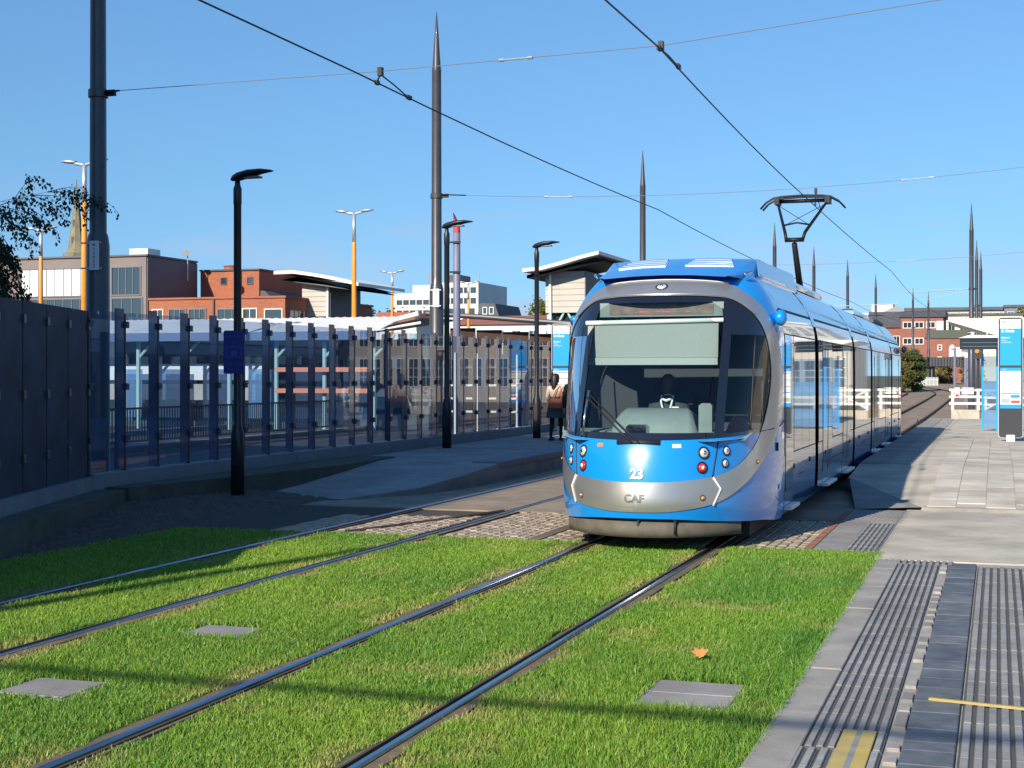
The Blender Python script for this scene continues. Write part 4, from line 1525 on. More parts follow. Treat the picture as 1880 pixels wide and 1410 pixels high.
def hanger(x, y, ztop, zwire, label):
    t = thing('wire_hanger', label, 'hanger', (x, y, ztop), 'wire hangers under the span wires')
    MB().box(x - .03, x + .03, y - .04, y + .04, ztop - .06, ztop + .05).build('clamp', 'wire', t)
    MB().tube([(x, y, ztop - .03), (x, y - .12, zwire + .01)], .012, 6).build('drop_rod', 'wire', t)
    MB().tube([(x, y, ztop - .04), (x, y + .45, ztop - .5 * (ztop - zwire)), (x, y + .95, zwire + .015)], .010, 6).build('stay', 'wire', t)
    MB().box(x - .02, x + .02, y + .90, y + 1.05, zwire - .01, zwire + .045).build('wire_clip', 'wire', t)
    MB().box(x - .02, x + .02, y - .16, y - .06, zwire - .01, zwire + .045).build('wire_clip', 'wire', t)


span((-12.80, 19.15, 6.27), (2.8, 15.3, 6.05), 'thin span wire stretched from the left edge mast over both tracks', .28, (.45,), [(-7.657, 17.7, 5.96), (-3.745, 16.9, 5.85)])
hanger(-7.657, 17.7, 5.96, 5.775, 'hanger carrying the left track wire under the near span wire')
hanger(-3.745, 16.9, 5.85, 5.785, 'hanger carrying the right track wire under the near span wire')
span((-12.72, 33.05, 6.33), (2.6, 33.0, 6.6), 'thin span wire from the second mast behind the pantograph', .35, (.17, .70))
hanger(-3.87, 33.4, 6.12, 5.78, 'hanger just behind the pantograph head')
span((-13.1, 56.7, 6.4), (2.6, 58, 6.7), 'thin span wire from the mast behind the cab roof', .3, (.6,))
span((-12.3, 105, 6.6), (-1.2, 104, 6.7), 'far bracket wire between the distant masts', .1, (.4,))
# cantilever arms on the far right mast
t = thing('cantilever_arm', 'grey tube arm reaching left from the tall mast by the shelter', 'arm', (-1.3, 80, 6.3))
MB().tube([(-1.4, 80, 6.45), (-4.6, 80, 6.32)], .028, 6).build('arm_tube', 'galv', t)
MB().tube([(-1.4, 80, 6.35), (-3.5, 80, 5.95), (-3.87, 80, 5.93)], .018, 6).build('stay_tube', 'galv', t)
t = thing('cantilever_arm', 'grey tube arm on the slim masts above the tram roof', 'arm', (-12.3, 105, 6.5))
MB().tube([(-12.2, 105, 6.75), (-6.6, 105, 6.9)], .035, 6).build('arm_tube', 'galv', t)
MB().tube([(-12.2, 105, 6.1), (-7.6, 105, 6.12)], .03, 6).build('lower_tube', 'wire', t)
# unseen beam added to cast the turf's shadow band, thicker than a span wire
t = thing('shadow_beam', 'unseen beam added behind the camera to cast a shadow band on the turf', 'beam', (-11.3, -3.6, 6.3))
MB().box(-11.3, 2.6, -3.635, -3.585, 6.29, 6.36).build('beam', 'pole', t)
t = thing('catenary_mast', 'mast out of view behind the camera on the right', 'mast', (2.7, -3.6, 0), 'catenary masts along the tramway')
MB().lathe(MAST_PROF, 20, Matrix.Translation((2.7, -3.6, 0))).build('shaft', 'pole', t, True)

# ------------------------------------------------------------------ street lamps
def street_lamp(x, y, z0, label):
    t = thing('street_lamp', label, 'street lamp', (x, y, z0), 'dark street lamps along the left platform')
    MB().lathe([(.105, 0), (.105, .95), (.062, 1.12), (.060, 4.55), (.066, 4.56), (.066, 4.80), (.045, 4.86), (.04, 4.93)], 14, Matrix.Translation((x, y, z0))).build('column', 'lampblack', t, True)
    MB().box(x - .05, x + .05, y - .108, y - .1, z0 + .45, z0 + .85).build('access_door', 'lampblack', t)
    P = []
    for (dx, zc, hw, ht) in [(-.11, 4.95, .03, .02), (-.07, 4.97, .07, .05), (.02, 4.99, .11, .07), (.20, 5.03, .14, .065), (.42, 5.06, .13, .04), (.58, 5.06, .07, .018), (.63, 5.055, .01, .005)]:
        P.append([(x + dx, y + hw * math.cos(2 * math.pi * k / 12), z0 + zc + ht * math.sin(2 * math.pi * k / 12)) for k in range(13)])
    MB().grid(P).build('lamp_head', 'lampblack', t, True)
    MB().box(x + .12, x + .40, y - .07, y + .07, z0 + 4.955, z0 + 4.985).build('led_panel', 'winframe', t)
    return t


street_lamp(-11.35, 20.6, .12, 'dark street lamp carrying the blue tramway sign')
street_lamp(-11.75, 30.9, .36, 'dark street lamp standing between the second mast and the red tipped lilac post')
street_lamp(-11.35, 36.4, .36, 'dark street lamp beside the woman with the orange bag')
street_lamp(1.5, 88, .4, 'dark street lamp far off at the right picture edge')

t = thing('tramway_sign', 'blue sign reading TRAMWAY LOOK BOTH WAYS fixed to the nearest street lamp', 'sign', (-11.35, 20.5, 1.8))
sx_, sy_ = -11.35, 20.49
rotm = Matrix.Translation((sx_, sy_, 2.35)) @ Matrix.Rotation(R(8), 4, 'Z')
def rr_poly(w_, h_, r_, n=5):
    out = []
    for cx_, cy_, a0 in ((w_ / 2 - r_, h_ / 2 - r_, 0), (-w_ / 2 + r_, h_ / 2 - r_, 90), (-w_ / 2 + r_, -h_ / 2 + r_, 180), (w_ / 2 - r_, -h_ / 2 + r_, 270)):
        for k in range(n + 1):
            a = R(a0 + 90 * k / n)
            out.append((cx_ + r_ * math.cos(a), cy_ + r_ * math.sin(a)))
    return out
MB().prism(rr_poly(.34, .68, .03), 'y', -.012, .0, rotm).build('plate', 'signblue', t)
nv = rotm.to_3x3() @ Vector((0, -1, 0))
for key, zz in (('tramway', .24), ('look', -.19), ('ways', -.27)):
    put_text(key, 'signprint', rotm @ Vector((0, -.0145, zz)), t, nv)
pic = MB()
pic.box(-.12, .12, -.015, -.013, .075, .09, rotm)
pic.build('tram_pictogram_roof', 'signprint', t)
for b_ in ((-.13, -.11, -.07, .075), (.11, .13, -.07, .075), (-.05, .05, -.06, .02), (-.12, .12, -.085, -.07), (-.004, .004, .09, .15)):
    MB().box(b_[0], b_[1], -.015, -.013, b_[2], b_[3], rotm).build('tram_pictogram', 'signprint', t)

# lilac post with a slanted red tip
t = thing('marker_post', 'lilac post with slanted red tip behind the glass fence', 'post', (-14.68, 39.4, 0))
MB().lathe([(.105, 0), (.105, 6.05), (.09, 6.06)], 16, Matrix.Translation((-14.68, 39.4, 0))).build('shaft', 'lilac', t, True)
P = []
for zf in (0, 1):
    P.append([(-14.68 + .105 * math.cos(2 * math.pi * k / 16), 39.4 + .105 * math.sin(2 * math.pi * k / 16), 6.06 + (zf * (.32 - .25 * math.cos(2 * math.pi * k / 16)))) for k in range(17)])
mb = MB().grid(P)
mb.f.append(tuple(range(17, 33)))
mb.build('red_tip', 'red', t)
for zz in (5.75, 4.9):
    MB().box(-14.84, -14.52, 39.25, 39.3, zz, zz + .05).build('bracket', 'wire', t)

# ------------------------------------------------------------------ glass fence on the left
FX = -12.5
fence = thing('glass_fence', 'long fence of clear and dark glass panels on a plinth behind the left platform', 'fence', (FX, 18.3, .2))
PITCH = .925
npan = 44
pl0 = MB().box(FX - .10, FX + .10, 0, PITCH - .006, .0, .36).build('plinth_block', 'plinth', fence)
pl0.location = (-FX, -18.3, 0)
first = True
proto = {}
for k in range(npan):
    y0 = 18.3 + k * PITCH
    zb_ = .22 + min(.17, max(0, (y0 - 19) * .02))
    gz = .58
    if k == 0:
        pl0.location = Vector((FX, y0, zb_)) - Vector((FX, 18.3, .2)) - Vector((0, 0, 0))
        pl0.data.transform(Matrix.Translation(Vector((FX, 18.3, .2)) - Vector((FX, 0, 0)) + Vector((0, 0, 0))))
    def inst(key, maker, loc):
        if key not in proto:
            ob = maker()
            proto[key] = ob
        else:
            ob = dup(proto[key], None, fence)
        ob.location = loc
        return ob
    L0 = Vector((0, y0 - 18.3, 0))
    def loc_mesh(name, m, f):
        def mk():
            mb_ = MB()
            f(mb_)
            me_ = bpy.data.meshes.new(name)
            me_.from_pydata(mb_.v, [], mb_.f)
            me_.materials.append(M[m])
            ob = bpy.data.objects.new(name, me_)
            col.objects.link(ob)
            ob.parent = fence
            return ob
        return mk
    inst('clear', loc_mesh('clear_panel', 'fglass', lambda b: b.add([(.012, .03, .38), (.012, .655, .38), (.012, .655, 2.73), (.012, .03, 2.73)], [(0, 1, 2, 3)])), L0)
    inst('strip', loc_mesh('dark_panel', 'fstrip', lambda b: b.box(-.006, .006, .66, .895, .38, 2.79)), L0)
    inst('post', loc_mesh('post', 'steel', lambda b: b.box(-.05, .012, -.022, .022, .18, 2.72)), L0)
    for zc in (.85, 1.62, 2.55):
        inst('clip', loc_mesh('clip', 'steel', lambda b: b.cbox(.0, .05, -.045, .045, -.05, .05, .012)), L0 + Vector((0, 0, zc)))
    if k == 0:
        bpy.data.objects.remove(pl0)
    inst('plinth', loc_mesh('plinth_block', 'plinth', lambda b: b.cbox(-.10, .09, .0, PITCH - .005, -.35, .36, .012)), L0 + Vector((0, 0, .0)))

# dark solid wall swinging away from the fence at the left edge
wallt = thing('panel_wall', 'dark slate panel wall at the left picture edge', 'wall', (-12.5, 18.25, .2))
dv = Vector((.3275, -.9449, 0))
nvv = Vector((.9449, .3275, 0))
rot_w = Matrix(((dv.x, nvv.x, 0, 0), (dv.y, nvv.y, 0, 0), (0, 0, 1, 0), (0, 0, 0, 1)))
for k in range(11):
    mt = Matrix.Translation((-12.5, 18.25, 0)) @ rot_w @ Matrix.Translation((k * .98, 0, 0))
    MB().box(.02, .965, -.02, .012, .52, 2.92, mt).build('dark_panel', 'fsolid', wallt)
    MB().box(-.02, .02, -.06, -.002, .2, 2.86, mt).build('post', 'steel', wallt)
    for zc in (.95, 1.75, 2.7):
        MB().cbox(-.05, .05, .006, .045, zc - .055, zc + .055, .012, mt).build('clip', 'steel', wallt)
    MB().box(0, .975, -.10, .10, -.05, .52, mt).build('plinth_block', 'plinth', wallt)
MB().box(-.02, 11, .12, .55, -.1, .33, Matrix.Translation((-12.5, 18.25, 0)) @ rot_w).build('planter_kerb', 'mosswall', wallt)

# ------------------------------------------------------------------ totems
def totem(x, y, z0, label, w_=.56, h_=2.98):
    t = thing('stop_totem', label, 'sign', (x, y, z0), 'blue stop totems on the two platforms')
    c = Matrix.Translation((x, y, z0 + .10 + h_ / 2))
    MB().prism(rr_poly(w_, h_, .07), 'y', -.045, .045, c).build('frame', 'totdark', t)
    MB().prism(rr_poly(w_ + .03, h_ + .03, .08), 'y', -.03, .03, c).build('frame_edge', 'galv', t)
    top = z0 + .10 + h_
    f = y - .045
    def face(name, z1, z2, m, ins=.035, d=.004, x0=None, x1=None):
        return MB().box((x - w_ / 2 + ins) if x0 is None else x0, (x + w_ / 2 - ins) if x1 is None else x1, f - d, f - .0005, z1, z2).build(name, m, t)
    face('header', top - .27, top - .04, 'totwhite')
    face('name_panel', top - 1.19, top - .272, 'totblue')
    face('lower_header', top - 1.33, top - 1.25, 'totblue')
    face('timetable_panel', top - 2.16, top - 1.332, 'totwhite')
    face('footer_panel', top - 2.26, top - 2.162, 'totblue')
    lx = x - w_ / 2 + .06
    for ang in range(0, 12):
        a0, a1 = R(ang * 30), R(ang * 30 + 24)
        cxx, czz = lx + .05, top - .115
        MB().add([(cxx + r_ * math.cos(a), f - .0065, czz + r_ * math.sin(a)) for r_ in (.028, .048) for a in (a0, a1)], [(0, 1, 3, 2)]).build('logo_ring', 'totgrey', t)
    for dx in (-.02, .012):
        MB().box(cxx + dx - .004, cxx + dx + .012, f - .0065, f - .0045, czz - .024, czz + .024).build('logo_bar', 'totgrey', t)
    put_text('mm', 'totgrey', (lx, f - .006, top - .235), t)
    put_text('stop', 'white', (lx, f - .006, top - .335), t)
    put_text('plat', 'white', (lx, f - .006, top - .50), t)
    put_text('tow', 'white', (lx, f - .006, top - .565), t)
    put_text('dest', 'white', (lx, f - .006, top - .615), t)
    put_text('tt', 'white', (lx, f - .006, top - 1.29), t)
    zz = top - 1.37
    for k in range(3):
        face('print_line', zz - .018, zz, 'totdark', d=.006, x0=x - w_ / 2 + .055, x1=x + w_ / 2 - .055)
        for j in range(3):
            face('print_line', zz - .06 - j * .035, zz - .05 - j * .035, 'totgrey', d=.006, x0=x - w_ / 2 + .06, x1=x + w_ / 2 - .06 - rnd.uniform(0, .12))
        for j in range(2):
            xx_ = x - .1 + rnd.uniform(0, .25)
            face('print_tick', zz - .14, zz - .10, 'totdark', d=.006, x0=xx_, x1=xx_ + .012)
        zz -= .175
    face('print_band', top - 1.90, top - 1.87, 'totblue', d=.006, x0=x - w_ / 2 + .055, x1=x + w_ / 2 - .055)
    face('map_box', top - 2.13, top - 2.02, 'totgrey', d=.006, x0=x - w_ / 2 + .055, x1=x - .02)
    face('map_box', top - 2.0, top - 1.92, 'totblue', d=.006, x0=x + .0, x1=x + w_ / 2 - .06)
    face('alert_box', top - 2.13, top - 2.06, 'red', d=.006, x0=x + .01, x1=x + w_ / 2 - .06)
    MB().cbox(x - .10, x + .10, y - .12, y + .12, z0 - .02, z0 + .16, .01).build('foot', 'white', t)
    return t


totem(.30, 38.7, PZ, 'blue and white stop totem standing on the near right platform')
totem(-11.85, 40.4, .36, 'blue and white stop totem behind the woman on the far platform')

# ------------------------------------------------------------------ shelter and right platform furniture
t = thing('platform_shelter', 'platform shelter with pale wing roof and blue glass end panel', 'shelter', (0, 47.5, PZ))
MB().prism([(-1.45, 3.60), (-1.30, 3.66), (6, 3.70), (6, 3.05), (.6, 3.05), (.15, 3.10)], 'y', 45.6, 50.2).build('roof', 'roofwhite', t)
MB().box(-.05, .01, 46.0, 46.06, PZ, 2.9).build('blue_post', 'totblue', t)
MB().box(-.46, -.40, 46.0, 46.06, PZ, 2.62).build('blue_post', 'totblue', t)
MB().add([(-.40, 46.03, .55), (1.3, 46.03, .55), (1.3, 46.03, 2.55), (-.40, 46.03, 2.55)], [(0, 1, 2, 3)]).build('glass_panel', 'fglass', t)
MB().box(-.40, 1.3, 46.015, 46.022, 1.35, 1.78).build('blue_band', 'shelterblue', t)
MB().box(-.40, 1.3, 46.015, 46.022, .40, .95).build('blue_band', 'shelterblue', t)
for xx_ in (1.4, 3.4):
    MB().tube([(xx_, 48, PZ), (xx_, 48, 3.2)], .06, 10).build('column', 'galv', t)
MB().box(.9, 3.6, 48.6, 48.9, .78, .84).build('bench_seat', 'galv', t)
dsp = thing('information_display', 'long black passenger display hanging under the shelter roof', 'display', (-.5, 45.2, 2.7))
MB().cbox(-1.06, .75, 45.05, 45.25, 2.74, 3.07, .02).build('case', 'blackgloss', dsp)
MB().prism([(-1.1, 3.07), (.8, 3.07), (.8, 3.12), (-.8, 3.16)], 'y', 45.0, 45.3).build('hood', 'galv', dsp)
for zz in (2.82, 2.93):
    MB().box(-1.0, .7, 45.043, 45.05, zz, zz + .012).build('display_line', 'winframe', dsp)
MB().tube([(-.3, 45.15, 3.1), (-.3, 45.8, 3.3)], .03, 8).build('bracket', 'galv', dsp)

# white timber fences at the platform end
def white_fence(x0, x1, y, z0, label, xbrace=False):
    t = thing('white_fence', label, 'fence', ((x0 + x1) / 2, y, z0))
    MB().cbox(x0 - .05, x1 + .05, y - .12, y + .12, z0 - .05, z0 + .32, .01).build('base_block', 'concrete', t)
    n = max(1, round((x1 - x0) / .95))
    for k in range(n + 1):
        xx = x0 + (x1 - x0) * k / n
        MB().box(xx - .05, xx + .05, y - .05, y + .05, z0 + .32, z0 + 1.12).build('post', 'rail_w', t)
    for zz in (.56, .82, 1.08):
        MB().box(x0 - .12, x1 + .12, y - .075, y - .052, z0 + zz - .045, z0 + zz + .045).build('rail', 'rail_w', t)
    if xbrace:
        for sg in (-1, 1):
            MB().tube([(x0 if sg > 0 else x1, y - .09, z0 + .38), (x1 if sg > 0 else x0, y - .09, z0 + 1.06)], .035, 4).build('brace', 'rail_w', t)
    return t


wf = white_fence(-1.66, -.72, 59.3, .33, 'white timber fence with a warning notice at the end of the right platform')
t = thing('warning_notice', 'white warning notice on the white platform end fence', 'sign', (-1.05, 59.2, 1.35))
MB().box(-1.32, -.88, 59.18, 59.195, 1.25, 1.50).build('plate', 'white', t)
put_text('warn', 'black', (-1.10, 59.177, 1.44), t)
put_text('warn2', 'black', (-1.10, 59.177, 1.35), t)
t = thing('prohibition_sign', 'small no entry sign left of the warning notice', 'sign', (-1.5, 59.2, 1.35))
MB().box(-1.58, -1.40, 59.18, 59.195, 1.12, 1.50).build('plate', 'white', t)
MB().box(-1.56, -1.42, 59.172, 59.18, 1.15, 1.25).build('red_block', 'red', t)
pr = MB().lathe([(.065, 0), (.065, .004)], 16, Matrix.Translation((-1.49, 59.18, 1.40)) @ Matrix.Rotation(R(90), 4, 'X'))
pr.build('red_disc', 'red', t)
pr = MB().lathe([(.046, 0), (.046, .006)], 16, Matrix.Translation((-1.49, 59.18, 1.40)) @ Matrix.Rotation(R(90), 4, 'X'))
pr.build('white_disc', 'white', t)
MB().box(-1.53, -1.45, 59.171, 59.1735, 1.394, 1.406).build('slash', 'red', t)
white_fence(-.42, .8, 56.5, .34, 'white cross braced timber fence behind the blue shelter panel', True)
for k in range(7):
    white_fence(1.6 + k * 1.5, 2.9 + k * 1.5, 57.5 + k * .1, .3, ['white timber fence bay just out of view, first right of the shelter', 'second white fence bay right of the shelter, out of view', 'third white fence bay right of the shelter, out of view', 'fourth white fence bay right of the shelter, out of view', 'fifth white fence bay right of the shelter, out of view', 'sixth white fence bay right of the shelter, out of view', 'seventh white fence bay right of the shelter, out of view'][k], k % 2 == 1)
t = thing('tram_signal', 'amber lit tram signal on a slim post beside the right masts', 'signal', (-.78, 62.9, .1))
MB().tube([(-.78, 62.95, .1), (-.78, 62.95, 3.1)], .05, 8).build('post', 'pole', t)
MB().cbox(-.93, -.63, 62.75, 62.95, 2.65, 3.12, .03).build('head', 'totdark', t)
MB().lathe([(.09, 0), (.09, .05), (.07, .06)], 12, Matrix.Translation((-.80, 62.75, 2.95)) @ Matrix.Rotation(R(90), 4, 'X')).build('lens', 'amber', t)
for (xx_, yy_, hh, lab) in ((-3.3, 124, 3.6, 'lilac post topped by a white globe before the far bridge'), (-1.9, 96, 3.5, 'pale lilac post left of the tall right mast'), (-1.6, 88, 3.4, 'lilac post touching the tall right mast')):
    t = thing('signal_post', lab, 'post', (xx_, yy_, rise(yy_)))
    MB().tube([(xx_, yy_, rise(yy_) - .1), (xx_, yy_, rise(yy_) + hh)], .11, 10).build('shaft', 'lilac', t)
    if yy_ > 120:
        MB().ball((xx_ - .2, yy_, rise(yy_) + hh + .05), .22).build('globe', 'white', t)
    else:
        MB().box(xx_ - .2, xx_ + .25, yy_ - .1, yy_ + .1, rise(yy_) + hh - .6, rise(yy_) + hh - .3).build('equipment_box', 'galv', t)
tm = thing('trespass_mat', 'black toothed trespass mat beside the platform end ramp', 'mat', (-2.6, 59.2, 0))
for k in range(12):
    xx_ = -3.0 + k * .1
    MB().prism([(xx_, -.05), (xx_ + .09, -.05), (xx_ + .045, .26)], 'y', 58.9, 59.4).build('tooth', 'dark', tm)

# fallen leaf
lf = thing('fallen_leaf', 'single orange leaf lying on the grass above the slab cover', 'leaf', (-1.97, 10.15, .03))
o_ = Vector((-1.97, 10.15, .05))
pts_ = [(.0, -.045), (.03, -.05), (.045, -.02), (.058, -.012), (.05, .02), (.02, .03), (.012, .07), (-.01, .045), (-.05, .058), (-.045, .02), (-.065, .0), (-.03, -.02), (-.022, -.045)]
Pv = [o_ + Vector((a, b * .55, b * .5 + .55 * a * (1 if a > 0 else -.4))) for a, b in pts_]
m_ = MB()
m_.add(Pv + [o_ + Vector((0, .01, .012))], [(i, (i + 1) % len(pts_), len(pts_)) for i in range(len(pts_))])
m_.build('blade', 'deadleaf', lf)
MB().tube([o_ + Vector((0, -.01, -.01)), o_ + Vector((-.03, -.05, -.015))], .003, 4).build('stalk', 'deadleaf', lf)
# ------------------------------------------------------------------ buildings
def win_y(t, x0, x1, z0, z1, y, nx=1, nz=1, frame='winframe', fw=.06, glassm='winglass', proud=.05):
    """window on a wall facing -Y: glass, surround bars and mullions"""
    g = MB().box(x0, x1, y - .012, y - .004, z0, z1).build('window', glassm, t)
    for a in ((x0 - fw, x0, z0 - fw, z1 + fw), (x1, x1 + fw, z0 - fw, z1 + fw), (x0, x1, z1, z1 + fw), (x0, x1, z0 - fw, z0)):
        MB().box(a[0], a[1], y - proud, y - .002, a[2], a[3]).build('frame', frame, g)
    for k in range(1, nx):
        xx = x0 + (x1 - x0) * k / nx
        MB().box(xx - fw * .3, xx + fw * .3, y - proud * .8, y - .013, z0, z1).build('mullion', frame, g)
    for k in range(1, nz):
        zz = z0 + (z1 - z0) * k / nz
        MB().box(x0, x1, y - proud * .7, y - .013, zz - fw * .3, zz + fw * .3).build('mullion', frame, g)
    return g


# brown rendered block
t = thing('brown_office_building', 'brown grey flat roofed building with its side wall darkened as shade, behind the birch tree', 'building', (-48, 66, 0))
MB().box(-60, -41.2, 65.3, 70.25, -.2, 8.05).build('wall', 'brownclad', t)
MB().box(-60.1, -41.1, 65.2, 70.24, 8.05, 8.14).build('parapet', 'darkclad_shade', t)
MB().box(-41.2, -41.14, 65.36, 70.24, 0, 8.0).build('shaded_side', 'darkclad_shade', t)  # dark sheet paints the shade on the wall facing away from the sun
win_y(t, -43.2, -41.55, 6.1, 7.48, 65.3, 4, 1)
win_y(t, -43.2, -41.45, 4.4, 5.9, 65.3, 3, 1)
win_y(t, -48.7, -44.6, 6.1, 7.48, 65.3, 8, 1, glassm='totwhite')
win_y(t, -48.7, -44.6, 4.4, 5.9, 65.3, 8, 1)
win_y(t, -54.7, -50.0, 6.1, 7.48, 65.3, 8, 1)
MB().box(-42.9, -41.8, 66.4, 67.6, 8.14, 8.55).build('roof_plant', 'roofwhite', t)
t = thing('satellite_dish', 'satellite dish on a thin pole on the brown building roof edge', 'antenna', (-41.25, 69, 8.1))
MB().tube([(-41.0, 69, 7.0), (-41.0, 69, 8.45)], .03, 6).build('pole', 'galv', t)
MB().lathe([(.2, .06), (.15, .025), (.07, .006), (.01, 0)], 16, Matrix.Translation((-41.0, 68.9, 8.45)) @ Matrix.Rotation(R(70), 4, 'X')).build('dish', 'winframe', t)

# orange brick block with tower
t = thing('orange_brick_building', 'orange brick building with a stepped tower block and steel windows', 'building', (-37, 70, 0))
MB().box(-41.1, -33.4, 65.4, 76, -.2, 5.80).build('wall', 'orangebrick', t)
MB().box(-41.12, -33.33, 65.33, 76.1, 5.80, 5.90).build('parapet', 'orangebrick', t)
MB().box(-41.1, -37.55, 70.5, 76, 5.85, 7.6).build('tower_block', 'orangebrick', t)
MB().box(-41.12, -37.48, 70.4, 76.1, 7.6, 7.68).build('tower_coping', 'slate', t)
MB().lathe([(.40, 7.65), (.40, 7.86), (.44, 7.87), (.44, 7.93)], 14, Matrix.Translation((-39.6, 71.2, 0))).build('chimney', 'orangebrick', t)
MB().prism([(-37.55, 5.9), (-36.6, 5.9), (-37.3, 6.5), (-37.55, 6.5)], 'y', 70.6, 75).build('roof_shed', 'slate', t)
for (a, b, c, d, nx, nz) in ((-40.86, -40.3, 3.6, 5.28, 2, 3), (-39.9, -39.0, 3.6, 5.28, 3, 3), (-38.75, -37.85, 3.6, 5.28, 3, 3), (-37.12, -35.92, 3.4, 5.26, 3, 3), (-35.7, -34.98, 3.4, 5.26, 2, 4), (-34.48, -33.58, 3.4, 5.22, 1, 1)):
    win_y(t, a, b, c, d, 65.4, nx, nz, 'cream' if nx < 3 else 'winframe', .06)
for xx_ in (-39.8, -38.22):
    win_y(t, xx_, xx_ + .27, 6.9, 7.2, 70.5, 1, 1, 'slate', .05)
MB().tube([(-37.35, 65.34, .2), (-37.35, 65.34, 5.8)], .05, 6).build('downpipe', 'slate', t)
for k in range(3):
    g = MB().box(-33.4, -33.38, 65.9 + k * 2.4, 67.4 + k * 2.4, 3.4, 5.2).build('window', 'winglass', t)
    for j in range(4):
        MB().box(-33.38, -33.35, 65.9 + k * 2.4 + j * .5 - .03, 65.9 + k * 2.4 + j * .5 + .03, 3.4, 5.2).build('mullion', 'white', g)
t = thing('satellite_dish', 'white satellite dish fixed to the orange brick tower', 'antenna', (-38.6, 70.4, 6.6))
MB().lathe([(.22, .08), (.16, .03), (.08, .006), (.01, 0)], 16, Matrix.Translation((-38.7, 70.3, 6.65)) @ Matrix.Rotation(R(60), 4, 'X')).build('dish', 'white', t)
MB().tube([(-38.6, 70.45, 6.5), (-38.6, 70.45, 8.1)], .02, 5).build('mast', 'galv', t)

# church spire
t = thing('church_spire', 'pointed stone church spire behind the orange lamp mast on the left', 'spire', (-130.9, 188.5, 0))
rr = Matrix.Translation((-130.9, 188.5, 0)) @ Matrix.Rotation(R(22), 4, 'Z')
MB().lathe([(1.75, 0), (1.75, 19.2), (2.0, 19.3), (2.0, 20.1), (1.6, 20.2)], 8, rr).build('tower', 'stone', t)
MB().lathe([(1.5, 20.15), (1.35, 20.6), (1.2, 21.2), (1.0, 23), (.45, 27.2), (.03, 30.0)], 8, rr).build('spire', 'stone', t)
MB().tube([(-130.9, 188.5, 29.8), (-130.9, 188.5, 31.2)], .08, 6).build('finial', 'stone', t)
for zz, s_ in ((21.6, .5), (24.2, .4)):
    MB().box(-131.05, -130.75, 188.5 - 1.15 + (zz - 21.6) * .13, 188.5 - .5, zz, zz + .9).build('lucarne', 'slate', t)

# stair towers with swept roofs
def stair_tower(x0, x1, y0, y1, zb_, zt, roof, label, m='tileclad'):
    t = thing('stair_tower', label, 'building', ((x0 + x1) / 2, (y0 + y1) / 2, 0))
    nr = 7
    for k in range(nr):
        a, b = zb_ + (zt - zb_) * k / nr, zb_ + (zt - zb_) * (k + 1) / nr
        MB().box(x0, x1 - .012, y0 - .02, y0 + .1, a + .012, b - .004).build('cladding_course', m, t)
    MB().box(x0 + .02, x1 - .02, y0 + .08, y1, zb_ + .01, zt).build('core', 'darkclad_shade', t)
    MB().box(x1 - .02, x1 + .03, y0 - .01, y1, zb_, zt).build('shade_face', 'darkclad_shade', t)  # side turned from the sun, its shade put into the colour
    MB().prism(roof, 'y', y0 - 1.3, y1 + 1.0).build('roof', 'roofwhite', t)
    MB().prism([(a, b - .12 if i else b - .1) for i, (a, b) in enumerate(roof[len(roof) // 2:][::-1])] + [(roof[-1][0], roof[-1][1] - .25), (roof[len(roof) // 2][0], roof[len(roof) // 2][1] - .25)], 'y', y0 - .6, y1).build('soffit', 'darkclad_shade', t)
    for xx in (x0 + .1, x1 - .1):
        for yy_ in (y0 + .2, y1 - .2):
            MB().tube([(xx, yy_, 0), (xx, yy_, zb_ + .05)], .09, 8).build('leg', 'aqua', t)
    MB().tube([(x0 + .1, y0 + .1, zb_ - 1.3), (x0 + (x1 - x0) * .45, y0 + .1, zb_)], .05, 6).build('brace', 'aqua', t)
    MB().tube([(x1 - .1, y0 + .1, zb_ - 1.3), (x0 + (x1 - x0) * .55, y0 + .1, zb_)], .05, 6).build('brace', 'aqua', t)
    MB().box(x0 + .2, x1 - .2, y0 + .3, y1 - .3, 0, zb_).build('glazing', 'winglass', t)
    MB().tube([(x1 - .08 if x0 < -25 else x0 + .25, y0 - .1, zt - .1), (x1 - .12 if x0 < -25 else x0 + .3, y0 - .1, 0)], .07, 8).build('downpipe', 'white', t)
    return t


def swept(pts, th):
    return [(a, b) for a, b in pts] + [(a, b - th) for a, b in pts[::-1]]


stair_tower(-33.7, -32.15, 67.9, 71.6, 4.95, 6.72, swept([(-34.65, 7.22), (-33.6, 7.24), (-32.5, 7.08), (-31.3, 6.86), (-30.0, 6.55)], .16), 'tile clad stair tower with a white wing roof drooping to the right')
stair_tower(-20.45, -18.5, 67.0, 71.0, 4.93, 6.9, swept([(-21.2, 6.98), (-20.3, 7.05), (-19.4, 7.26), (-18.3, 7.55), (-17.5, 7.72)], .16), 'plain panel stair tower with a white wing roof rising to the right, beside the tram', 'tileclad')

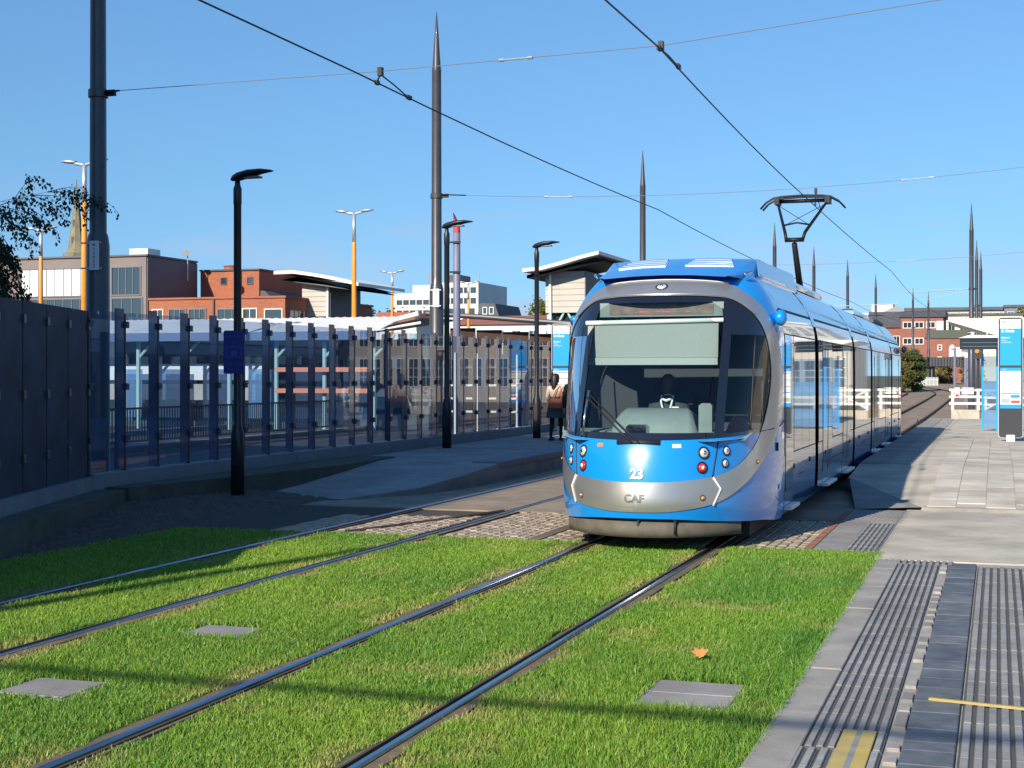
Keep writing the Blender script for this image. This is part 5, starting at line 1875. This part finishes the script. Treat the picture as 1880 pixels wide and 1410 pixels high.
# bus station canopies
t = thing('bus_canopy', 'long white corrugated bus station canopy seen over the glass fence', 'canopy', (-27, 48, 0))
y0_, x0_, x1_ = 47, -33, -20.5
n = 40
for k in range(n):
    a, b = x0_ + (x1_ - x0_) * k / n, x0_ + (x1_ - x0_) * (k + 1) / n
    MB().add([(a, y0_, 3.50), (a, y0_ + 2.5, 4.1), ((a + b) / 2, y0_ + 2.5, 4.13), ((a + b) / 2, y0_, 3.53), (b, y0_ + 2.5, 4.1), (b, y0_, 3.50)], [(0, 1, 2, 3), (3, 2, 4, 5)]).build('roof_sheet', 'roofwhite', t)
MB().box(x0_, x1_, y0_ - .12, y0_ - .005, 3.22, 3.52).build('fascia', mat('canopy_fascia', (.10, .16, .30), .5), t)
for k in range(7):
    xx_ = x0_ + .8 + k * 1.9
    MB().tube([(xx_, y0_ + .5, 0), (xx_, y0_ + .5, 3.5)], .08, 8).build('column', 'aqua', t)
    MB().tube([(xx_, y0_ + .5, 2.6), (xx_ + .8, y0_ + .5, 3.4)], .05, 6).build('strut', 'aqua', t)
for k in range(6):
    xx_ = x0_ + 1.2 + k * 1.9
    MB().box(xx_, xx_ + 1.2, y0_ + 1.2, y0_ + 1.25, .4, 2.2).build('shelter_pane', 'fglass' if k % 3 else 'shelterblue', t)
for zz in (1.35, 2.1):
    MB().box(-24.5, -20.8, y0_ + .2, y0_ + .25, zz, zz + .16).build('orange_rail', mat('salmon_paint', (.75, .26, .15), .5), t)
    MB().box(-32.6, -25.5, y0_ + 1.6, y0_ + 1.66, zz - .3, zz + .3).build('poster_panel', rnd.choice(('totwhite', 'tileclad')), t)
t = thing('bus_canopy', 'canopy with a curved white pipe edge rising towards the second mast', 'canopy', (-23, 54, 0))
MB().tube([(-25.4, 53, 3.70), (-24.2, 53, 3.78), (-22.8, 53, 4.02), (-21.3, 53, 4.36)], .11, 10).build('edge_pipe', 'roofwhite', t)
MB().grid([[(-25.4, 53, 3.6), (-24.2, 53, 3.68), (-22.8, 53, 3.9), (-21.3, 53, 4.2)], [(-25.4, 58, 3.8), (-24.2, 58, 3.9), (-22.8, 58, 4.1), (-21.3, 58, 4.3)]]).build('roof', 'roofwhite', t)
MB().tube([(-25.4, 53.2, 3.45), (-21.3, 53.2, 4.02)], .06, 8).build('lower_beam', 'roofwhite', t)
for xx_ in (-24.8, -21.5):
    MB().tube([(xx_, 53.3, 0), (xx_, 53.3, 3.7)], .10, 8).build('column', 'aqua', t)
MB().tube([(-24.8, 53.3, 3.2), (-23.2, 53.3, 2.7), (-21.5, 53.3, 3.5)], .05, 6).build('tie', 'aqua', t)
t = thing('bus_canopy', 'dark edged canopy with brown glazing right of the second mast', 'canopy', (-17, 52, 0))
MB().tube([(-20.2, 51, 4.28), (-17.5, 51, 4.08), (-14.2, 51, 3.80)], .10, 10).build('edge_pipe', 'pole', t)
MB().grid([[(-20.2, 51, 4.2), (-14.2, 51, 3.72)], [(-20.2, 57, 4.3), (-14.2, 57, 3.9)]]).build('roof', 'slate', t)
for k in range(5):
    a = -19.6 + k * 1.05
    MB().box(a, a + 1.0, 51.9, 51.95, .3, 3.75 - .08 * k).build('brown_pane', mat('brown_glazing', (.10, .055, .035), .15, coat=.6, c2=(.05, .035, .03), scale=.7), t)
MB().box(-19.6, -14.4, 51.84, 51.88, 2.25, 2.33).build('rail', 'winframe', t)

t = thing('bus_station_wall', 'dark back wall of the bus station under the white canopy', 'wall', (-27, 50, 0))
MB().box(-34, -19.8, 50.2, 50.5, -.1, 3.3).build('wall', mat('dark_teal_wall', (.05, .085, .11), .6, var=.4, scale=.6), t)
for k in range(9):
    MB().box(-33.5 + k * 1.5, -32.4 + k * 1.5, 50.12, 50.19, .6, 2.7).build('panel', rnd.choice(('darkclad_shade', 'winglass', 'winglass', 'darkclad_shade', 'orangebrick')), t)
# railings and things behind the fence
t = thing('black_railing', 'black upright railing seen through the glass fence', 'railing', (-21, 30, 0))
for zz in (.25, 1.1):
    MB().box(-21.25, -21.2, 20, 46, zz, zz + .05).build('top_rail', 'lampblack', t)
mb = MB()
for k in range(190):
    yy_ = 20.1 + k * .136
    MB_ = None
    mb.box(-21.24, -21.215, yy_, yy_ + .02, .25, 1.12)
mb.build('baluster', 'lampblack', t, kind='stuff')
for (y_, lab) in ((42, 'white cross rails seen through the glass fence beside the lilac post'),):
    t = thing('white_guard_rail', lab, 'rail', (-14.8, y_, 0))
    for zz in (.85, 1.25, 1.65):
        MB().box(-16.3, -13.5, y_ - .03, y_ + .03, zz, zz + .06).build('bar', 'rail_w', t)
    for k in range(5):
        MB().box(-16.2 + k * .65, -16.13 + k * .65, y_ + .03, y_ + .1, -.05, 1.75).build('post', 'rail_w', t)
for k in range(5):
    t = thing('white_board', ['white hoarding board behind the far end of the glass fence, left most', 'second white hoarding board behind the glass fence', 'third white hoarding board behind the glass fence', 'fourth white hoarding board behind the glass fence, near the far totem', 'fifth white hoarding board behind the glass fence, beside the far totem'][k], 'board', (-14.1 + .1 * k, 36.5 + k * 1.5, 0))
    MB().box(-14.15 + .1 * k, -14.1 + .1 * k, 36.0 + k * 1.5, 36.0 + k * 1.5 + .8, .2, 2.6).build('board', 'rail_w', t)
    MB().box(-14.25 + .1 * k, -14.15 + .1 * k, 36.3 + k * 1.5, 36.4 + k * 1.5, -.1, 2.5).build('stake', 'bollard', t)
# stand number five
t = thing('stand_number_sign', 'white sign with black 5 on a thin post behind the fence', 'sign', (-24.2, 36, 0))
MB().tube([(-24.2, 36, -.05), (-24.2, 36, 3.4)], .05, 8).build('post', 'galv', t)
MB().box(-24.45, -23.95, 35.9, 35.95, 1.95, 2.45).build('plate', 'black', t)
put_text('five', 'white', (-24.2, 35.89, 2.2), t)


# orange twin arm lamp masts of the bus station
def orange_mast(x, y, h, label):
    t = thing('orange_lamp_mast', label, 'lamp mast', (x, y, 0), 'orange twin lamp masts of the bus station')
    MB().lathe([(.12, 0), (.085, h - 1.2), (.08, h - 1.19)], 12, Matrix.Translation((x, y, 0))).build('shaft', 'orange', t, True)
    MB().lathe([(.08, h - 1.19), (.07, h)], 12, Matrix.Translation((x, y, 0))).build('top_tube', 'galv', t, True)
    for sg in (-1, 1):
        MB().tube([(x, y, h - .05), (x + sg * .35, y, h + .02)], .05, 8).build('arm', 'galv', t)
        P = []
        for (dx, hw, ht) in [(.3, .06, .04), (.4, .13, .06), (.62, .15, .06), (.80, .10, .04), (.86, .02, .01)]:
            P.append([(x + sg * dx, y + hw * math.cos(2 * math.pi * k / 10), h + .03 + dx * .09 + ht * math.sin(2 * math.pi * k / 10)) for k in range(11)])
        MB().grid(P).build('lantern', 'galv', t, True)


orange_mast(-24.94, 54.95, 8.6, 'orange twin lamp mast in front of the left stair tower')
orange_mast(-27.13, 39.48, 8.6, 'orange twin lamp mast beside the left edge mast, among birch leaves')
orange_mast(-40.78, 56.04, 8.5, 'orange twin lamp mast at far left behind the birch leaves')
orange_mast(-37.15, 87.78, 8.6, 'thin orange lamp mast before the white building, left of the second mast')
orange_mast(-36.23, 99.66, 8.6, 'thin orange lamp mast before the white building, right of the second mast')

# white office building far left of centre
t = thing('white_office_building', 'white office block with window bands and roof aerials behind the second mast', 'building', (-72, 186, 0))
MB().box(-78.2, -71.6, 185, 196, 0, 13.0).build('west_wing', 'offwhite', t)
MB().box(-71.55, -65.5, 184, 196, 0, 14.3).build('east_wing', 'offwhite', t)
for zz in (12.6, 11.2):
    for k in range(6):
        win_y(t, -71.2 + k * .93, -70.5 + k * .93, zz + .3, zz + 1.0, 184, 2, 1, 'winframe', .05)
for zz in (11.3, 9.9):
    for k in range(6):
        win_y(t, -77.6 + k * .97, -76.85 + k * .97, zz + .2, zz + .8, 185, 2, 1, 'winframe', .05)
for k in range(4):
    win_y(t, -71 + k * 1.35, -70.1 + k * 1.35, 9.9, 10.8, 184, 2, 1, 'winframe', .06)
MB().box(-79, -71.7, 182, 185, 8.9, 9.15).build('porch_roof', 'roofwhite', t)
MB().box(-76.5, -72.5, 188, 192, 13.0, 14.3).build('plant_room', 'galv', t)
MB().box(-71.3, -69.5, 188, 192, 14.3, 15.6).build('plant_room', 'slate', t)
for (xx_, z0_, z1_) in ((-74.6, 14, 16), (-74.2, 14, 16.3), (-70.9, 15.4, 17.6), (-70.5, 15.4, 17.2), (-77.4, 13, 14.4), (-67.2, 14.3, 15.8)):
    MB().tube([(xx_, 189, z0_), (xx_, 189, z1_)], .09, 6).build('aerial', 'galv', t)
t = thing('mansard_house', 'small house with steep dark blue slate mansard right of the white offices', 'building', (-62.8, 180, 0))
MB().prism([(-64.2, 0), (-61.2, 0), (-61.2, 9.4), (-61.8, 11.2), (-63.9, 11.3), (-64.2, 9.6)], 'y', 180, 190).build('wall', 'slate', t)
for xx_ in (-63.4, -62.5):
    win_y(t, xx_, xx_ + .45, 9.9, 10.7, 180, 1, 1, 'white', .08)
t = thing('low_house', 'low house with red roof beyond the canopies left of the second mast', 'building', (-51, 120, 0))
MB().box(-52.5, -48.5, 120, 126, 0, 6.6).build('wall', 'offwhite', t)
MB().prism([(-52.8, 6.6), (-48.2, 6.6), (-49, 7.5), (-52, 7.5)], 'y', 119.7, 126.3).build('roof', mat('red_tiles', (.33, .10, .06), .85, var=.2, scale=3), t)
for xx_ in (-51.8, -50.2):
    win_y(t, xx_, xx_ + .8, 4.6, 5.6, 120, 2, 1, 'white', .06)
t = thing('low_house', 'pale terraced houses low on the skyline left of the tram', 'building', (-50, 150, 0))
MB().box(-56, -44, 150, 158, 0, 7.4).build('wall', 'offwhite', t)
MB().prism([(150 - .3, 7.4), (158.3, 7.4), (154, 8.5)], 'x', -56.2, -43.8).build('roof', 'redbrick', t)
for k in range(6):
    win_y(t, -55.2 + k * 1.9, -54.3 + k * 1.9, 5.4, 6.7, 150, 2, 1, 'white', .07)

# right background: brick mill, flats, bridge
t = thing('brick_mill', 'red brick building with pale lintels behind the tram tail', 'building', (-11, 236, 0))
MB().box(-14.3, -8.0, 236, 250, 0, 10.9).build('wall', 'redbrick', t)
MB().prism([(235.7, 10.9), (250.3, 10.9), (250.3, 12.0), (240, 12.0)], 'x', -14.6, -7.7).build('roof', 'slate', t)
for zz in (8.9, 6.4):
    for k in range(3):
        xx_ = -13.9 + k * 1.75
        win_y(t, xx_, xx_ + 1.15, zz + .4, zz + 1.2, 236, 2, 1, 'offwhite', .12)
MB().box(-9.0, -7.95, 235.9, 235.99, 8.5, 10.3).build('grey_panel', 'galv', t)
t = thing('brick_wing', 'lower red brick wing with little white framed windows over the bridge', 'building', (-7, 219, 0))
MB().box(-9.8, -3.2, 219, 230, 0, 7.2).build('wall', 'redbrick', t)
MB().prism([(218.8, 7.2), (230.3, 7.2), (226, 8.6)], 'x', -10, -3).build('roof', mat('moss_slate', (.13, .13, .085), .85), t)
for zz in (3.9, 5.6):
    win_y(t, -8.1, -7.7, zz, zz + .6, 219, 1, 2, 'white', .1)
MB().box(-6.6, -4.9, 218.9, 218.99, 4.6, 5.9).build('pale_board', 'totwhite', t)
t = thing('brick_house', 'dark red brick house far left of the mill behind the tram tail', 'building', (-18, 245, 0))
MB().box(-20, -14.5, 245, 255, 0, 9.6).build('wall', 'redbrick', t)
MB().prism([(244.7, 9.6), (255.3, 9.6), (250, 12.4)], 'x', -20.3, -14.4).build('roof', 'slate', t)
for k in range(3):
    win_y(t, -19.4 + k * 1.7, -18.5 + k * 1.7, 6.6, 8.2, 245, 2, 1, 'offwhite', .1)
t = thing('cream_building', 'cream rendered building behind the shelter roof', 'building', (-6, 262, 0))
MB().box(-8.6, 4, 262, 272, 0, 12.0).build('wall', 'cream', t)
MB().box(-8.8, 4.2, 261.8, 272.2, 12.0, 12.4).build('roof', 'slate', t)
for k in range(6):
    win_y(t, -8.0 + k * 1.9, -7.0 + k * 1.9, 9.6, 11.2, 262, 2, 1, 'offwhite', .1)
t = thing('flats_block', 'long grey flats with dark flat roof on the right skyline', 'building', (-6, 335, 0))
MB().box(-19.3, 6.0, 335, 350, 0, 16.0).build('wall', mat('grey_render', (.34, .35, .34), .8), t)
MB().box(-19.6, 6.4, 334.5, 350.5, 16.0, 16.7).build('roof', 'slate', t)
for k in range(11):
    win_y(t, -18.6 + k * 2.2, -17.3 + k * 2.2, 13.6, 15.4, 335, 2, 1, 'offwhite', .12)
t = thing('white_warehouse', 'white stepped roof warehouse at the far skyline above the tram roof', 'building', (-25, 332, 0))
MB().box(-33, -19.8, 332, 345, 0, 15.6).build('wall', 'offwhite', t)
MB().box(-26.5, -22.0, 334, 345, 15.6, 17.6).build('upper_box', 'offwhite', t)
for k in range(6):
    win_y(t, -32 + k * 2.0, -30.8 + k * 2.0, 13.4, 14.4, 332, 2, 1, 'winframe', .1)
t = thing('gable_hall', 'grey gabled hall roof right of the white warehouse', 'building', (-21, 290, 0))
MB().prism([(-25, 0), (-14.5, 0), (-14.5, 12.2), (-18.5, 15.2), (-25, 12.0)], 'y', 290, 300).build('wall', mat('grey_sheet', (.27, .27, .28), .7), t)
t = thing('dark_flats', 'dark clad flats at the right skyline beyond the totem', 'building', (12, 300, 0))
MB().box(1.2, 10.5, 300, 312, 0, 15.0).build('wall', mat('bluegrey_clad', (.13, .16, .21), .6), t)
for zz in (12.6, 10.2):
    for k in range(5):
        win_y(t, 1.8 + k * 1.8, 2.9 + k * 1.8, zz, zz + 1.5, 300, 2, 1, 'offwhite', .1)
MB().box(1.0, 10.8, 299.7, 312.3, 15.0, 15.5).build('roof', 'slate', t)

t = thing('girder_bridge', 'dark plate girder bridge crossing beyond the bend of the tracks', 'bridge', (-6, 175, 0))
MB().box(-9.2, -2.2, 174, 174.5, 2.95, 4.0).build('girder', mat('dark_bridge', (.045, .05, .065), .6), t)
for k in range(22):
    MB().box(-9.15 + k * .33, -9.05 + k * .33, 173.88, 174, 2.98, 3.95).build('stiffener', 'lampblack', t)
MB().box(-9.2, -7.1, 174.6, 182, .5, 2.94).build('abutment', 'darkclad_shade', t)
MB().box(-3.6, -2.2, 174.6, 182, .5, 2.94).build('abutment', 'mosswall', t)
MB().box(-9.2, -2.2, 174.6, 182, 2.95, 3.2).build('deck', 'darkclad_shade', t)
t = thing('pale_paling_fence', 'grey palisade fence under the far bridge', 'fence', (-6.6, 150, 1))
for k in range(16):
    MB().box(-7.6 + k * .13, -7.52 + k * .13, 150, 150.03, .9, 1.75).build('pale', 'galv', t)
MB().box(-7.65, -5.5, 150.03, 150.07, 1.5, 1.56).build('rail', 'galv', t)
for (xx_, yy_, zz, lab) in ((-8.6, 140, 1.0, 'white trackside cabinet by the bend, left one'), (-7.9, 141, 1.0, 'pale trackside cabinet by the bend, right one')):
    t = thing('trackside_cabinet', lab, 'cabinet', (xx_, yy_, zz))
    MB().cbox(xx_ - .2, xx_ + .2, yy_ - .2, yy_ + .2, zz - .1, zz + .55, .03).build('case', 'white', t)
    MB().box(xx_ - .16, xx_ + .16, yy_ - .21, yy_ - .2, zz + .05, zz + .48).build('door', 'galv', t)

# out of view on the right: buildings mirrored in the tram's side, van in the street
t = thing('office_terrace', 'pale office front out of view on the right, mirrored in the tram side', 'building', (14, 96, 0))
MB().box(3.8, 40, 96, 108, 0, 9.5).build('wall', 'tileclad', t)
MB().box(3.6, 40.2, 95.7, 108.3, 9.5, 9.9).build('cornice', 'offwhite', t)
for zz in (1.2, 4.0, 6.8):
    for k in range(20):
        win_y(t, 4.2 + k * .95, 4.85 + k * .95, zz, zz + 1.9, 96, 2, 3, 'white', .06)
t = thing('tiled_terrace', 'pale tiled front out of view on the right beside the platform', 'building', (24, 60, 0))
MB().box(18, 30, 40, 92, 0, 8.5).build('wall', 'tileclad', t)
MB().prism([(17.8, 8.5), (30.2, 8.5), (24, 11.5)], 'y', 39.7, 92.3).build('roof', 'slate', t)
for zz in (1.5, 5.0):
    for k in range(14):
        g = MB().box(17.97, 18.0, 42 + k * 3.5, 43.4 + k * 3.5, zz, zz + 2.0).build('window', 'winglass', t)
        MB().box(17.92, 17.97, 41.9 + k * 3.5, 43.5 + k * 3.5, zz - .15, zz).build('sill', 'offwhite', g)
        MB().box(17.93, 17.97, 42.66 + k * 3.5, 42.74 + k * 3.5, zz, zz + 2.0).build('mullion', 'white', g)
struct('side_street', MB().box(6, 17.6, 23, 95, -.12, .02), 'asphalt')

# tall block behind the camera that shades the left platform
t = thing('tower_block', 'tall grey tower block out of view behind the camera on the left', 'building', (-32, -26, 0))
MB().box(-46, -19.9, -42, -12, 0, 25.5).build('wall', 'brownclad', t)
MB().box(-46.2, -19.7, -42.2, -11.8, 25.5, 25.9).build('parapet', 'slate', t)
for zz in range(8):
    for k in range(9):
        g = MB().box(-45.3 + k * 2.8, -43.9 + k * 2.8, -12, -11.97, 2 + zz * 2.9, 3.6 + zz * 2.9).build('window', 'winglass', t)

# ------------------------------------------------------------------ trees
def leaf_cloud(centers, n, size, spread, flat=.8):
    """many small leaf quads around branch points"""
    m = MB()
    for (c, rad, cnt) in centers:
        for _ in range(cnt):
            d = Vector((rnd.gauss(0, 1), rnd.gauss(0, 1), rnd.gauss(0, flat)))
            p = Vector(c) + d * rad * .55
            a = Vector((rnd.gauss(0, 1), rnd.gauss(0, 1), rnd.gauss(0, 1))).normalized()
            b = a.orthogonal().normalized()
            s_ = size * rnd.uniform(.6, 1.25)
            m.add([p - a * s_ * .5, p + b * s_ * .36, p + a * s_ * .6, p - b * s_ * .36], [(0, 1, 2, 3)])
    return m


def tree(name, label, x, y, z0, h, r, leafm, n=60, per=60, size=.22, grp=None, trunk=True):
    t = thing(name, label, 'tree', (x, y, z0), grp)
    MB().tube([(x, y, z0), (x + .05 * h * .2, y, z0 + h * .35), (x - .03 * h, y + .02 * h, z0 + h * .7)], [.05 * h * .45, .035 * h * .4, .015 * h * .4], 8).build('trunk', 'bark', t)
    lb = MB()
    cs = []
    for k in range(n):
        a = rnd.uniform(0, 2 * math.pi)
        e = rnd.uniform(-1 if name == 'leafy_tree' else -.5, 1)
        rr_ = r * rnd.uniform(.35, 1.0) * math.sqrt(max(.1, 1 - (e * .85)**2))
        c = (x + rr_ * math.cos(a), y + rr_ * math.sin(a), z0 + h * .58 + e * h * .42)
        cs.append((c, r * rnd.uniform(.18, .34), per))
        if k % 4 == 0:
            lb.tube([(x, y, z0 + h * .3), tuple(Vector((x, y, z0 + h * .45)).lerp(Vector(c), .5)), c], [.02 * h * .4, .012 * h * .4, .004 * h * .4], 5)
    lb.build('limb', 'bark', t, kind='stuff')
    leaf_cloud(cs, n, size, r).build('crown', leafm, t)
    return t


tree('leafy_tree', 'yellow green bushy tree just past the tram tail', -7.95, 126, .2, 3.9, 1.3, 'leafy', 90, 70, .17)
tree('leafy_tree', 'green bushy tree right of the yellow green one before the bridge', -6.75, 129, .2, 3.8, 1.05, 'leaf', 90, 70, .17)
tree('leafy_tree', 'round olive bush seen through the far bridge opening', -6.2, 186, .6, 2.6, 1.5, 'leafy', 40, 50, .25)
tree('leafy_tree', 'dark green tree at far right of the bridge', -2.6, 160, .7, 3.2, 1.4, 'leaf', 40, 50, .22)
for k, (xx_, lab) in enumerate(((-62.5, 'dark green skyline tree right of the left stair tower'), (-60.4, 'second dark skyline tree before the white offices'), (-58.2, 'third dark skyline tree before the white offices'))):
    tree('skyline_tree', lab, xx_, 138 + k * 3, 0, 8.6 - .3 * k, 2.4, 'leaf', 60, 60, .35)
tree('skyline_tree', 'olive skyline tree above the pale terraced houses', -49.5, 162, 0, 10.2, 2.6, 'leafy', 60, 50, .38)
tree('skyline_tree', 'green tree at the right skyline above the totem', 6.8, 285, 0, 14.2, 4, 'leafy', 60, 60, .6)

# birch at the left edge, leaning into the picture
t = thing('birch_tree', 'dark birch tree reaching in from the left edge over the wall', 'tree', (-14.9, 17.75, 0))
tr = [(-14.9, 17.75, -.1), (-14.85, 17.75, 1.5), (-14.8, 17.8, 3.0), (-14.72, 17.85, 4.4), (-14.75, 17.9, 5.2)]
MB().tube(tr, [.11, .09, .07, .045, .015], 8).build('trunk', 'bark', t, True)
twigs = []
rng2 = random.Random(5)


def twig(p0, d, L, drop, r0, depth):
    pts_ = [Vector(p0)]
    d = Vector(d).normalized()
    n_ = 7
    for k in range(n_):
        d = (d + Vector((rng2.uniform(-.08, .08), rng2.uniform(-.08, .08), -drop * (k / n_)))).normalized()
        pts_.append(pts_[-1] + d * L / n_)
    twigs.append((pts_, r0))
    if depth > 0:
        for k in range(2, n_ + 1):
            for _ in range(2 if depth > 1 else 1):
                dd = (d + Vector((rng2.uniform(-.7, .7), rng2.uniform(-.7, .7), rng2.uniform(-.9, .25)))).normalized()
                twig(pts_[k], dd, L * rng2.uniform(.32, .5), drop * 1.5, r0 * .5, depth - 1)


RIGHT = Vector((math.cos(TH), math.sin(TH), 0))
for (zz, L, up, dr_, jit) in ((4.0, 1.75, .70, .10, .1), (3.8, 1.1, .15, .3, .2), (4.1, 1.0, .25, .3, .2), (3.4, 1.2, .1, .3, -.1), (3.5, 1.3, .0, .3, .1), (2.95, 1.5, .05, .12, .1), (2.75, 1.6, .10, .15, .0), (2.7, 1.6, .02, .1, -.1), (2.9, 1.5, -.02, .1, .15), (3.05, 1.4, .0, .12, -.15), (3.2, 1.3, -.05, .1, .0), (2.6, 1.2, .3, .3, .0)):
    twig((-14.80, 17.82, zz), RIGHT + Vector((0, jit, up)), L, dr_, .014, 2)
lb = MB()
for (pts_, r0) in twigs:
    lb.tube(pts_, [max(.0025, r0 * (1 - k / 8)) for k in range(len(pts_))], 4)
lb.build('branch', 'bark', t, kind='stuff')
lm = MB()
for (pts_, r0) in twigs:
    for k in range(1, len(pts_)):
        if r0 > .012 and k < 4:
            continue
        for _ in range(2):
            p = pts_[k] + Vector((rng2.gauss(0, .03), rng2.gauss(0, .03), rng2.gauss(-.03, .03)))
            a = Vector((rng2.gauss(0, .6), rng2.gauss(0, .6), -1)).normalized()
            b = a.orthogonal().normalized()
            b = (Matrix.Rotation(rng2.uniform(0, 6.28), 3, a) @ b)
            s_ = rng2.uniform(.034, .058)
            lm.add([p, p + a * s_ * .4 + b * s_ * .42, p + a * s_ * .75 + b * s_ * .28, p + a * s_ * 1.25, p + a * s_ * .75 - b * s_ * .28, p + a * s_ * .4 - b * s_ * .42], [(0, 1, 2, 3), (0, 3, 4, 5)])
lm.build('crown', 'birch', t)
# ------------------------------------------------------------------ grass
def noise2(x, y, f, seed):
    # smooth value noise, vectorised
    r_ = np.random.default_rng(seed).random((64, 64))
    X, Y = x * f, y * f
    xi, yi = np.floor(X).astype(int), np.floor(Y).astype(int)
    fx, fy = X - xi, Y - yi
    fx, fy = fx * fx * (3 - 2 * fx), fy * fy * (3 - 2 * fy)
    g = lambda a, b: r_[a % 64, b % 64]
    return (g(xi, yi) * (1 - fx) + g(xi + 1, yi) * fx) * (1 - fy) + (g(xi, yi + 1) * (1 - fx) + g(xi + 1, yi + 1) * fx) * fy


covers = [(-2.16, -1.50, 8.72, 9.57), (-6.08, -5.48, 10.01, 10.52), (-6.09, -5.48, 7.78, 8.35)]
regions = [(-10.25, -8.41), (-8.25, -6.88), (-6.72, -4.70), (-4.54, -3.20), (-3.04, -1.215)]
px_, py_ = [], []
for (a, b) in regions:
    for (y0, y1, dens) in ((3.0, 5.5, 1500), (5.5, 8.5, 7000), (8.5, 11.5, 5800), (11.5, 14.5, 4500), (14.5, 17.06, 3700)):
        n = int((b - a) * (y1 - y0) * dens * (.55 if b < -8.3 else 1))
        px_.append(rng.uniform(a, b, n))
        py_.append(rng.uniform(y0, y1, n))
X = np.concatenate(px_)
Y = np.concatenate(py_)
# ragged edges along the rails and covers
edge_d = np.min(np.abs(X[:, None] - np.array(RX)[None, :]), axis=1)
bare = noise2(X, Y, 1.3, 3)
keep = ~((edge_d < .085 + .15 * np.clip(noise2(X, Y, 2.1, 5) - .35, 0, 1)) & (edge_d < .6))
for (a, b, c, d) in covers:
    ins = (X > a) & (X < b) & (Y > c) & (Y < d)
    near = ins & ((X - a < .05) | (b - X < .05) | (Y - c < .07) | (d - Y < .03))
    keep &= ~ins | (near & (rng.random(len(X)) < .35))
straw = np.clip((noise2(X, Y, 1.5, 8) * .7 + noise2(X, Y, 4.2, 18) * .3 - .66) * 3.4, 0, 1) * .5 + np.clip((.42 - edge_d) / .3, 0, 1) * np.clip((noise2(X, Y, 1.7, 9) - .35) * 2.2, 0, 1) * .8
thin = rng.random(len(X)) < np.clip(straw - .25, 0, .5)
keep &= ~thin
X, Y, straw, edge_d = X[keep], Y[keep], straw[keep], edge_d[keep]
N = len(X)
lush = noise2(X, Y, .55, 21)
h = (.024 + .020 * lush + .014 * rng.random(N)) * (1 - .4 * np.clip(straw, 0, 1))
h *= np.where(rng.random(N) < .04, 1.5, 1)
rg = (X > -3)
h[rg] *= 1.2
wd = (.0022 + .0014 * rng.random(N)) * (1 + (Y - 6) * .08)
an = rng.uniform(0, 2 * np.pi, N)
lean = rng.normal(.5, .3, N) * h
la = an + rng.normal(0, .7, N) + np.pi / 2
ux, uy = np.cos(an), np.sin(an)
lx, ly = np.cos(la) * lean, np.sin(la) * lean
z0 = -.033
V = np.empty((N, 5, 3), np.float32)
V[:, 0] = np.stack([X - ux * wd, Y - uy * wd, np.full(N, z0)], 1)
V[:, 1] = np.stack([X + ux * wd, Y + uy * wd, np.full(N, z0)], 1)
V[:, 2] = np.stack([X + lx * .4 + ux * wd * .8, Y + ly * .4 + uy * wd * .8, z0 + h * .62], 1)
V[:, 3] = np.stack([X + lx * .4 - ux * wd * .8, Y + ly * .4 - uy * wd * .8, z0 + h * .62], 1)
V[:, 4] = np.stack([X + lx, Y + ly, z0 + h * 1.02], 1)
me = bpy.data.meshes.new('turf_grass')
me.vertices.add(N * 5)
me.vertices.foreach_set('co', V.reshape(-1))
li = (np.arange(N)[:, None] * 5 + np.array([0, 1, 2, 3, 3, 2, 4])[None, :]).reshape(-1).astype(np.int32)
me.loops.add(N * 7)
me.loops.foreach_set('vertex_index', li)
me.polygons.add(N * 2)
ls = (np.arange(N)[:, None] * 7 + np.array([0, 4])[None, :]).reshape(-1).astype(np.int32)
me.polygons.foreach_set('loop_start', ls)
me.update(calc_edges=True)
g1 = np.array([.225, .40, .022])
g2 = np.array([.10, .285, .022])
g3 = np.array([.33, .45, .04])
st = np.array([.50, .38, .14])
k1 = np.clip(noise2(X, Y, .9, 33) * 1.3 - .2 + rng.normal(0, .16, N), 0, 1)[:, None]
k3 = np.clip(rng.random(N) * 1.6 - 1.0 + .3 * noise2(X, Y, .4, 35), 0, 1)[:, None]
C = g2 * (1 - k1) + g1 * k1
C = C * (1 - k3) + g3 * k3
dr__ = np.clip((X + 2.2) / 4 + noise2(X, Y, .35, 41) - .35, 0, 1)[:, None]
C = C * (1 - dr__ * np.array([.42, .12, .0]))
s_ = np.clip(straw + rng.normal(-.06, .16, N), 0, 1)[:, None]
C = C * (1 - s_) + st * s_
C *= rng.uniform(.90, 1.16, N)[:, None]
C = C * .9 + C.mean(axis=1, keepdims=True) * .1
att = me.attributes.new('tint', 'FLOAT_COLOR', 'POINT')
cc = np.ones((N, 5, 4), np.float32)
cc[:, :, :3] = C[:, None, :]
att.data.foreach_set('color', cc.reshape(-1))
me.materials.append(M['grass'])
go = bpy.data.objects.new('turf_grass', me)
col.objects.link(go)
go['kind'] = 'stuff'
tag(go, 'short bright green grass growing between and beside the rails', 'grass')
